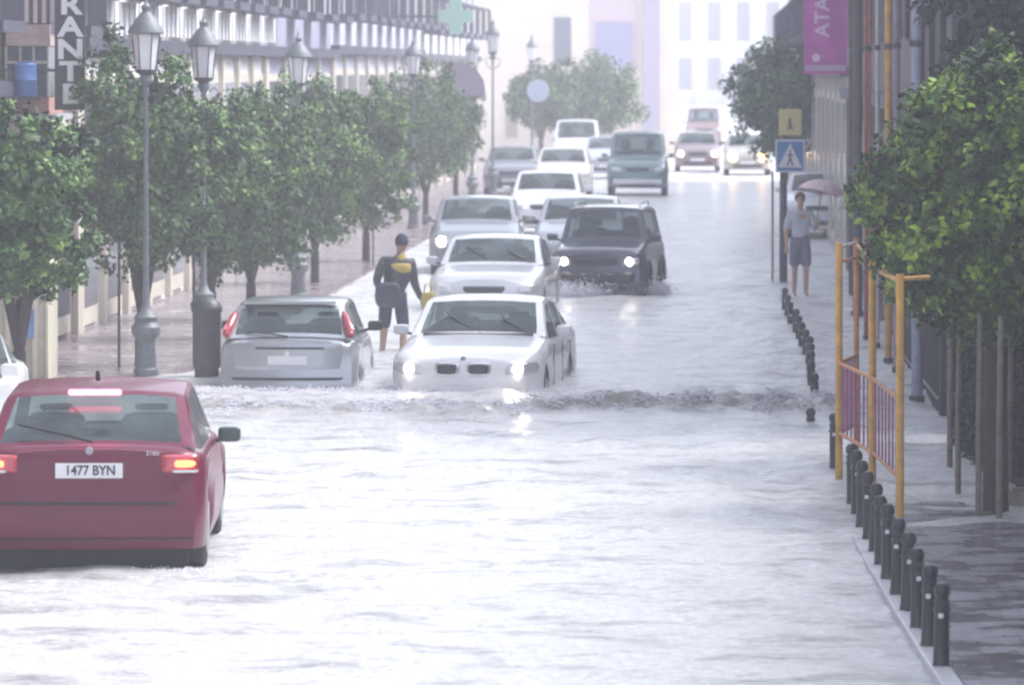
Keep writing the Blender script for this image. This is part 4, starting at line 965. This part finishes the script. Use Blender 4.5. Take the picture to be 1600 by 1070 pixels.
bx('upper_panel', (0.0, 0.56, -1.5, .5, ZD(73, D), ZD(40, D)), mat('rose_timber', (.50, .38, .34), rough=.7, noise_amt=.3, nscale=8), t)
bm = bmesh.new()
for k in range(5): box(bm, .02 + k * .11, .07 + k * .11, -1.53, -1.50, ZD(38, D), ZD(38, D) + 2.0)
obj('blind', bm, mat('pale_rose_blind', (.62, .54, .50), rough=.7), t)
bx('dark_back', (0.0, 0.56, -1.5, .5, ZD(38, D) + .01, ZD(38, D) + 2.1), mat('bay_dark', (.09, .08, .10)), t)
D = 63.6; t = thing('water_drum', 'blue drum standing against the glazed bay', 'drum', (XD(38, D), D, ZD(152, D)))
t.location = (XD(40, 63.8), 63.8, ZD(151, 63.8))
bm = bmesh.new(); lathe(bm, [(.13, 0), (.14, .02), (.14, .2), (.148, .21), (.14, .22), (.14, .40), (.12, .42)], 16); obj('drum', bm, mat('blue_plastic', (.10, .20, .50), rough=.4), t, smooth=40)
bm = bmesh.new(); lathe(bm, [(.10, .42), (.10, .44), (0, .445)], 14); obj('lid', bm, mat('blue_lid', (.07, .14, .36), rough=.4), t)
bx('bracket_shelf', (-.2, .2, -.2, .2, -.04, -.002), M_iron, t)

D = 63.8; t = thing('upright_sign', 'tall dark sign with white stacked letters RESTAURANTE projecting from the corner building', 'sign', (XD(86, D), D, 0))
z0 = ZD(172, D); lh = 34.8 / (F / D); n_l = 11; wS = 47 / (F / D)
bx('panel', (0, wS, -.05, .05, z0, z0 + lh * n_l + .15), mat('sign_dark', (.035, .035, .05), rough=.5), t)
for k, ch in enumerate('RESTAURANTE'[::-1]):
    text('letter', ch, lh * 1.22, M_swhite, t, (wS * .52, -.058, z0 + lh * (k + .5) + .05), (R(90), 0, 0), .006, sx=1.28, bold=.012)
tb('bracket', [(-.75, 0, z0 + .5), (0, 0, z0 + .5)], .02, M_iron, t); tb('bracket', [(-.75, 0, z0 + 2.2), (0, 0, z0 + 2.2)], .02, M_iron, t)

# cream shop hoarding at the left edge with a blue poster, dark doorway beside
D = 60.5; t = thing('shop_front', 'cream timber kiosk front with a blue poster behind the red hatchback', 'kiosk', (XD(-30, D), D, .03))
wk = 106 / (F / D); zk = ZD(425, D)
bx('wall', (0, wk, 0, 1.2, 0, zk), mat('cream_timber', (.56, .53, .42), rough=.7, noise_amt=.2, nscale=4), t)
bm = bmesh.new()
for k in range(6): box(bm, wk * k / 5 - .03 if k else 0, wk * k / 5 + .03 if k < 5 else wk, -.05, -.002, 0, zk - .1)
obj('batten', bm, mat('cream_batten', (.66, .62, .50), rough=.7, noise_amt=.15), t)
bx('roof', (-.1, wk + .08, -.15, 1.3, zk + .002, zk + .08), M_cream, t)
b_ = bx('poster', (XD(34, D) - XD(-30, D), XD(54, D) - XD(-30, D), -.066, -.052, ZD(532, D), ZD(487, D)), mat('poster_blue', (.16, .26, .55), rough=.5, noise_amt=.4, nscale=6), t)
# far buildings
D = 212; t = thing('cream_building', 'cream building closing the street with a tall grey window and a lavender arched doorway', 'building', (XD(742, D), D, 0))
Wb = XD(1058, D) - XD(742, D)
M_crw = mat('wall_warm_cream', (.82, .72, .60), rough=.8, noise_amt=.1, nscale=1)
bx('wall', (0, Wb, 0, 10, -.7, 14), M_crw, t); bx('roof', (-.2, Wb + .2, -.4, 10.1, 14.002, 14.3), M_cream, t)
def wpart(nm, xa, xb, ya_, yb_, m_, dp=.1, par=None):
    return bx(nm, (XD(xa, D) - XD(742, D), XD(xb, D) - XD(742, D), -dp, -dp + .06 if dp > .06 else -.002, ZD(yb_, D), ZD(ya_, D)), m_, par or t)
wpart('window', 866, 892, 28, 104, mat('far_grey_glass', (.16, .18, .22), rough=.3), .06)
wpart('door_surround', 922, 996, -8, 112, mat('rose_stone', (.62, .50, .52), rough=.8), .06)
wpart('arched_door', 932, 988, 36, 108, mat('lavender_door', (.36, .35, .50), rough=.6), .13)
for xa in (790, 830): wpart('window', xa, xa + 18, 150, 215, mat('far_warm_glass', (.4, .34, .3), rough=.4), .06)
bx('pilaster', (XD(1005, D) - XD(742, D), XD(1030, D) - XD(742, D), -.35, -.002, -.7, 13.9), mat('lilac_stone', (.46, .42, .50), rough=.8), t)
for k in range(5):
    for lv in range(2): bx('window', (1.0 + k * 1.7 - .35, 1.0 + k * 1.7 + .35, -.06, -.002, 7.4 + lv * 3.1, 9.3 + lv * 3.1), M_bglass, t)
D = 520; t = thing('white_building', 'pale building with tall white columns fading into the rain at the end of the street', 'building', (XD(1040, D), D, 0))
Wb = XD(1420, D) - XD(1040, D)
bx('wall', (0, Wb, 0, 10, -.7, 13), mat('wall_far_white', (.80, .80, .84), rough=.8, noise_amt=.1), t); bx('roof', (-.2, Wb + .2, -.6, 10.1, 13.002, 13.4), M_cream, t)
for k in range(9):
    x = .5 + k * (Wb - 1) / 8; bm = bmesh.new(); lathe(bm, [(.6, -.5), (.6, .3), (.46, .5), (.40, 12.2), (.6, 12.5), (.6, 12.8)], 12, c=(x, -.75)); obj('column', bm, M_shut, t, smooth=40)
    if k < 8:
        xm = x + (Wb - 1) / 16; bx('window', (xm - .66, xm + .66, -.06, -.002, 1.6, 4.9), M_bglass, t); bx('window', (xm - .66, xm + .66, -.06, -.002, 6.6, 10.6), M_bglass, t)
# awnings/flags and small green cross by the tall lamps on the left row
D = 128; t = thing('pharmacy_sign', 'pale green cross sign projecting high on the left row by the tall lamps', 'sign', (XD(712, D), D, ZD(26, D)))
M_gc = mat('green_cross', (.36, .52, .46), rough=.4, emit=(.4, .8, .65), estr=.05)
bm = bmesh.new(); box(bm, -.45, .45, -.06, .06, -.16, .16); box(bm, -.16, .16, -.058, .058, .162, .45); box(bm, -.16, .16, -.058, .058, -.45, -.162); obj('cross', bm, M_gc, t)
tb('bracket', [(-2.0, 0, 0), (-.45, 0, 0)], .03, M_iron, t)
for px, D, lb in ((735, 133, 'rounded grey awning low on the far left row beside the tall lamp'),):
    t = thing('awning', lb, 'awning', (XD(px, D) - .45, D, ZD(150, D))); bm = bmesh.new()
    pr = [(0, 0), (0, .9), (.3, .88), (.6, .7), (.8, .4), (.85, 0)]
    V = [[bm.verts.new((x_, y_, z_)) for x_, z_ in pr] for y_ in (0, 1.6)]
    bm.faces.new(V[0]); bm.faces.new(V[1][::-1])
    for i in range(len(pr)): j = (i + 1) % len(pr); bm.faces.new((V[0][i], V[0][j], V[1][j], V[1][i]))
    obj('canopy', bm, mat('mauve_canvas', (.30, .26, .33), rough=.8), t); tb('stay', [(.8, .02, .02), (-.6, .02, -.4)], .02, M_iron, t)

# ------------------------------------------------------------------ people
def skin(name, pts, edges, rads, m, parent=None, sub=2, root=0):
    me = bpy.data.meshes.new(name); me.from_pydata([Vector(p) for p in pts], edges, []); o = bpy.data.objects.new(name, me); COL.objects.link(o)
    mod = o.modifiers.new('s', 'SKIN'); mod.use_smooth_shade = True
    for i, r in enumerate(rads):
        v = me.skin_vertices[0].data[i]; v.radius = r if hasattr(r, '__len__') else (r, r); v.use_root = (i == root)
    sm = o.modifiers.new('d', 'SUBSURF'); sm.levels = sub; sm.render_levels = sub
    dg = bpy.context.evaluated_depsgraph_get(); me2 = bpy.data.meshes.new_from_object(o.evaluated_get(dg)); bpy.data.objects.remove(o)
    me2.name = name
    return link(name, me2, m, parent, smooth=180)
M_skin = mat('skin', (.50, .30, .22), rough=.5)
def chain(nv, *seqs):
    return [(a, b_) for s_ in seqs for a, b_ in zip(s_, s_[1:])]
def hand(p, d, side, nm='hand'):
    """palm with five fingers at wrist p pointing along d (returns points, edges, radii to append)"""
    d = Vector(d).normalized(); s_ = d.cross(Vector((0, 0, 1)));  s_ = (s_ if s_.length > .1 else Vector((0, 1, 0))).normalized() * side
    nrm = d.cross(s_).normalized(); pts = [Vector(p) + d * .05, Vector(p) + d * .085]; ed = [(-1, 0), (0, 1)]; rd = [(.028, .016), (.034, .014)]
    for k, (off, ln) in enumerate(((-.03, .065), (-.01, .075), (.01, .07), (.028, .055))):
        b0 = pts[1] + s_ * off + d * .005; i = len(pts)
        pts += [b0 + d * ln * .5 - nrm * .008, b0 + d * ln * .95 - nrm * .028]; ed += [(1, i), (i, i + 1)]; rd += [.009, .0075]
    i = len(pts); pts += [pts[0] - s_ * .04 + d * .03, pts[0] - s_ * .045 + d * .065]; ed += [(0, i), (i, i + 1)]; rd += [.011, .009]
    return pts, ed, rd
def person(label, loc, rz, J, hair, clothes, skinm=M_skin, sc_=1., shoes=None):
    """J: dict of joints (metres, facing -Y)"""
    t = thing('person', label, 'person', loc, rz); t.scale = (sc_,) * 3
    names = ['pelvis', 'waist', 'chest', 'neck0', 'neck', 'jaw', 'skull', 'crown', 'shL', 'elL', 'wrL', 'shR', 'elR', 'wrR', 'hipL', 'knL', 'anL', 'toL', 'hipR', 'knR', 'anR', 'toR']
    rad = {'pelvis': (.145, .11), 'waist': (.125, .09), 'chest': (.155, .105), 'neck0': (.075, .07), 'neck': (.052, .055), 'jaw': (.058, .068), 'skull': (.074, .09), 'crown': (.05, .06), 'shL': .062, 'elL': .042, 'wrL': .028,
           'hipL': .088, 'knL': .056, 'anL': .036, 'toL': .03}
    idx = {n_: i for i, n_ in enumerate(names)}
    pts = [Vector(J[n_]) for n_ in names]
    rads = [rad[n_] if n_ in rad else rad[n_[:-1] + 'L'] for n_ in names]
    ed = chain(0, [0, 1, 2, 3, 4, 5, 6, 7], [2, 8, 9, 10], [2, 11, 12, 13], [0, 14, 15, 16, 17], [0, 18, 19, 20, 21])
    for sd_, el, wr_ in ((1, 'elL', 'wrL'), (-1, 'elR', 'wrR')):
        P_, E_, R_ = hand(J[wr_], Vector(J[wr_]) - Vector(J[el]), sd_); n0 = len(pts); pts += P_
        ed += [((idx[wr_] if a < 0 else a + n0), b_ + n0) for a, b_ in E_]; rads += R_
    skin('body', pts, ed, rads, skinm, t)
    hd = Vector(J['skull'])
    f = bmesh.new()
    for s_ in (1, -1): bmesh.ops.create_uvsphere(f, u_segments=8, v_segments=6, radius=.011, matrix=Matrix.Translation(hd + Vector((s_ * .03, -.083, .0))))
    obj('eyes', f, M_text, t)
    f = bmesh.new(); tube(f, [hd + Vector((0, -.085, .0)), hd + Vector((0, -.108, -.035)), hd + Vector((0, -.085, -.045))], [.008, .014, .009], 6); obj('nose', f, skinm, t, smooth=80)
    f = bmesh.new(); tube(f, [hd + Vector((-.025, -.078, -.065)), hd + Vector((0, -.088, -.066)), hd + Vector((.025, -.078, -.065))], .006, 5); obj('mouth', f, mat('lips', (.4, .15, .13)), t)
    for s_ in (1, -1):
        f = bmesh.new(); bmesh.ops.create_uvsphere(f, u_segments=8, v_segments=6, radius=.024, matrix=Matrix.Translation(hd + Vector((s_ * .078, .0, -.01))) @ Matrix.Diagonal((.4, .8, 1.2, 1))); obj('ear', f, skinm, t, smooth=80)
    for nm, seq, rr, m_ in clothes:
        keys = []; 
        for s_ in seq:
            for q in s_: 
                if q not in keys: keys.append(q)
        pp = [Vector(J[q]) if isinstance(q, str) else Vector(q) for q in keys]
        ee = [(keys.index(a), keys.index(b_)) for s_ in seq for a, b_ in zip(s_, s_[1:])]
        skin(nm, pp, ee, [rr[i] for i in range(len(keys))], m_, t)
    f = bmesh.new(); bmesh.ops.create_uvsphere(f, u_segments=16, v_segments=12, radius=1, matrix=Matrix.Translation(hd + Vector((0, .018, .025))) @ Matrix.Diagonal((.092, .108, .105, 1)))
    bmesh.ops.delete(f, geom=[v for v in f.verts if v.co.z < hd.z - .04 or (v.co.y < hd.y - .055 and v.co.z < hd.z + .055)], context='VERTS')
    obj(hair[0], f, hair[1], t, smooth=80)
    return t
# wading man, back to us and bent a little to the right, arm stretched towards the white car
J = dict(pelvis=(0, 0, .92), waist=(.02, -.02, 1.05), chest=(.06, -.05, 1.28), neck0=(.09, -.07, 1.43), neck=(.10, -.09, 1.49), jaw=(.11, -.12, 1.55), skull=(.115, -.12, 1.63), crown=(.115, -.11, 1.70),
         shR=(-.13, -.03, 1.39), elR=(-.22, .05, 1.13), wrR=(-.16, -.12, .98), shL=(.25, -.07, 1.37), elL=(.28, -.12, 1.10), wrL=(.37, -.22, .88),
         hipR=(-.09, 0, .88), knR=(-.12, -.05, .48), anR=(-.15, .05, .09), toR=(-.16, -.12, .04), hipL=(.10, 0, .88), knL=(.14, -.06, .48), anL=(.12, .03, .09), toL=(.13, -.13, .04))
M_navy = mat('navy_cloth', (.03, .035, .07), rough=.8, noise_amt=.2); M_coat = mat('dark_rain_jacket', (.045, .05, .065), rough=.5, noise_amt=.25)
M_yc = mat('yellow_jacket', (.55, .42, .08), rough=.6, noise_amt=.25); M_short = mat('dark_shorts', (.05, .05, .09), rough=.8)
x, y = at(614, 548)
# mirror x because he faces away from the camera
J = {k: (-v[0], v[1], v[2]) for k, v in J.items()}
J2 = dict(J)
for k in list(J):          # keep left/right names on the proper side after mirroring
    if k.endswith('L'): J2[k], J2[k[:-1] + 'R'] = J[k[:-1] + 'R'], J[k]
J = J2
for k in J:
    pass
man = person('man in a dark helmet and yellow and black jacket wading beside the white saloon', (x, y, -.20), PI, J, ('helmet', M_navy),
       [('jacket', [['pelvis', 'waist', 'chest', 'neck0'], ['chest', 'shL', 'elL', 'wrL'], ['chest', 'shR', 'elR', 'wrR']], [(.175, .14), (.16, .125), (.185, .135), (.09, .085), .082, .06, .042, .082, .06, .042], M_coat),
        ('shorts', [['waist', 'pelvis'], ['pelvis', 'hipL', 'knL'], ['pelvis', 'hipR', 'knR']], [(.15, .12), (.165, .135), .108, .085, .108, .085], M_short)])
bm = bmesh.new(); Jc = Vector(J['chest'])
lathe(bm, [(.172, -.045), (.196, -.03), (.204, .02), (.196, .07), (.17, .085)], 20)
for v in bm.verts: v.co.y *= .74
bmesh.ops.translate(bm, verts=bm.verts, vec=Jc + Vector((0, 0, .0)))
obj('yellow_band', bm, M_yc, man, smooth=60)
bm = bmesh.new(); tube(bm, [Vector(J['neck0']) + Vector((0, .02, -.02)), Vector(J['neck0']) + Vector((0, .02, .04))], [.10, .08], 12); obj('yellow_collar', bm, M_yc, man, smooth=60)
# bag on his hip and yellow bag in his hand
def bag(label, loc, m_, w_, d_, h_, cat='bag', strap=None):
    t = thing('carried_bag', label, cat, loc)
    bm = bmesh.new(); rbox(bm, -w_ / 2, w_ / 2, -d_ / 2, d_ / 2, -h_, 0)
    for v in bm.verts:
        k = 1 + .18 * math.sin(v.co.z / h_ * PI) * -1; v.co.x *= k
    obj('pouch', bm, m_, t, smooth=50)
    tb('strap', strap or [(-w_ * .3, 0, -.01), (-w_ * .2, 0, .1), (w_ * .2, 0, .1), (w_ * .3, 0, -.01)], .01, m_, t)
    return t
s_ = F / y
bag('dark grey bag slung at the hip of the wading man', (x - .06, y - .24, .92), mat('dark_bag', (.05, .06, .09), rough=.6, noise_amt=.3),   .30, .16, .34, strap=[(-.12, 0, -.02), (-.05, .03, .18), (.18, .08, .42)])
bag('small yellow bag held out behind the roof corner of the white saloon', (XD(668, y), y + .2, ZD(457, y)), M_yc, .17, .10, .22)
# pedestrian on the right with umbrella
x, y = at(1250, 463)
J = dict(pelvis=(0, 0, .92), waist=(0, 0, 1.06), chest=(0, .0, 1.27), neck0=(0, .0, 1.42), neck=(0, -.01, 1.48), jaw=(0, -.03, 1.54), skull=(0, -.03, 1.62), crown=(0, -.02, 1.69),
         shL=(.17, 0, 1.38), elL=(.26, -.05, 1.12), wrL=(.24, -.22, 1.22), shR=(-.17, 0, 1.38), elR=(-.23, .03, 1.10), wrR=(-.24, -.08, .88),
         hipL=(.085, 0, .88), knL=(.09, -.06, .48), anL=(.09, -.03, .08), toL=(.10, -.18, .035), hipR=(-.085, 0, .88), knR=(-.09, .0, .48), anR=(-.08, .10, .09), toR=(-.09, -.04, .035))
M_lshirt = mat('pale_shirt', (.50, .54, .62), rough=.7, noise_amt=.15); M_slate = mat('slate_shorts', (.12, .14, .22), rough=.8, noise_amt=.2)
person('person in a pale shirt and dark shorts walking under a pink umbrella on the right', (x, y, -.02), R(8), J, ('hair', mat('dark_hair', (.03, .025, .025), rough=.7)),
       [('shirt', [['pelvis', 'waist', 'chest', 'neck0'], ['chest', 'shL', 'elL'], ['chest', 'shR', 'elR']], [(.16, .13), (.145, .11), (.17, .12), (.08, .08), .075, .06, .075, .06], M_lshirt),
        ('shorts', [['waist', 'pelvis'], ['pelvis', 'hipL', 'knL'], ['pelvis', 'hipR', 'knR']], [(.14, .11), (.165, .135), .11, .10, .11, .10], M_slate)])
t = thing('umbrella', 'pale pink umbrella held over the pedestrian on the right', 'umbrella', (x + .24, y - .26, 1.14)); t.rotation_euler = (R(-6), R(10), 0)
tb('shaft', [(0, 0, -.08), (0, 0, .82)], .009, M_iron, t)
bm = bmesh.new(); n8 = 16; rings = []
for r_, z_ in ((0, .80), (.12, .785), (.24, .74), (.34, .67), (.41, .58)):
    if r_ == 0: rings.append([bm.verts.new((0, 0, z_))]); continue
    rings.append([bm.verts.new((r_ * (1 if k % 2 == 0 else .95) * math.cos(2 * PI * k / n8), r_ * (1 if k % 2 == 0 else .95) * math.sin(2 * PI * k / n8), z_ + (0 if k % 2 == 0 else .02 * r_ / .41))) for k in range(n8)])
for a, b_ in zip(rings, rings[1:]):
    for k in range(n8):
        j = (k + 1) % n8
        if len(a) == 1: bm.faces.new((a[0], b_[k], b_[j]))
        else: bm.faces.new((a[k], b_[k], b_[j], a[j]))
obj('canopy', bm, mat('pink_canopy', (.72, .55, .60), rough=.6, noise_amt=.2), t)
bm = bmesh.new()
for k in range(0, n8, 2): a = 2 * PI * k / n8; tube(bm, [(0, 0, .77), (.24 * math.cos(a), .24 * math.sin(a), .725), (.41 * math.cos(a), .41 * math.sin(a), .575)], .004, 4)
obj('ribs', bm, M_iron, t)

# ------------------------------------------------------------------ rain haze
HZ = (-28, 60, -6, 545, -1.8, 16)
bm = bmesh.new(); box(bm, *HZ)
m = bpy.data.materials.new('rain_haze'); m.use_nodes = True; n = m.node_tree; n.nodes.clear()
pv = n.nodes.new('ShaderNodeVolumePrincipled'); pv.inputs['Color'].default_value = (.93, .92, 1.0, 1); pv.inputs['Density'].default_value = .0018; pv.inputs['Anisotropy'].default_value = .1
oo = n.nodes.new('ShaderNodeOutputMaterial'); n.links.new(pv.outputs[0], oo.inputs['Volume'])
o = obj('haze', bm, m); setp(o, 'pale rain haze filling the street', 'haze', kind='stuff')
print('objects', len(bpy.data.objects))
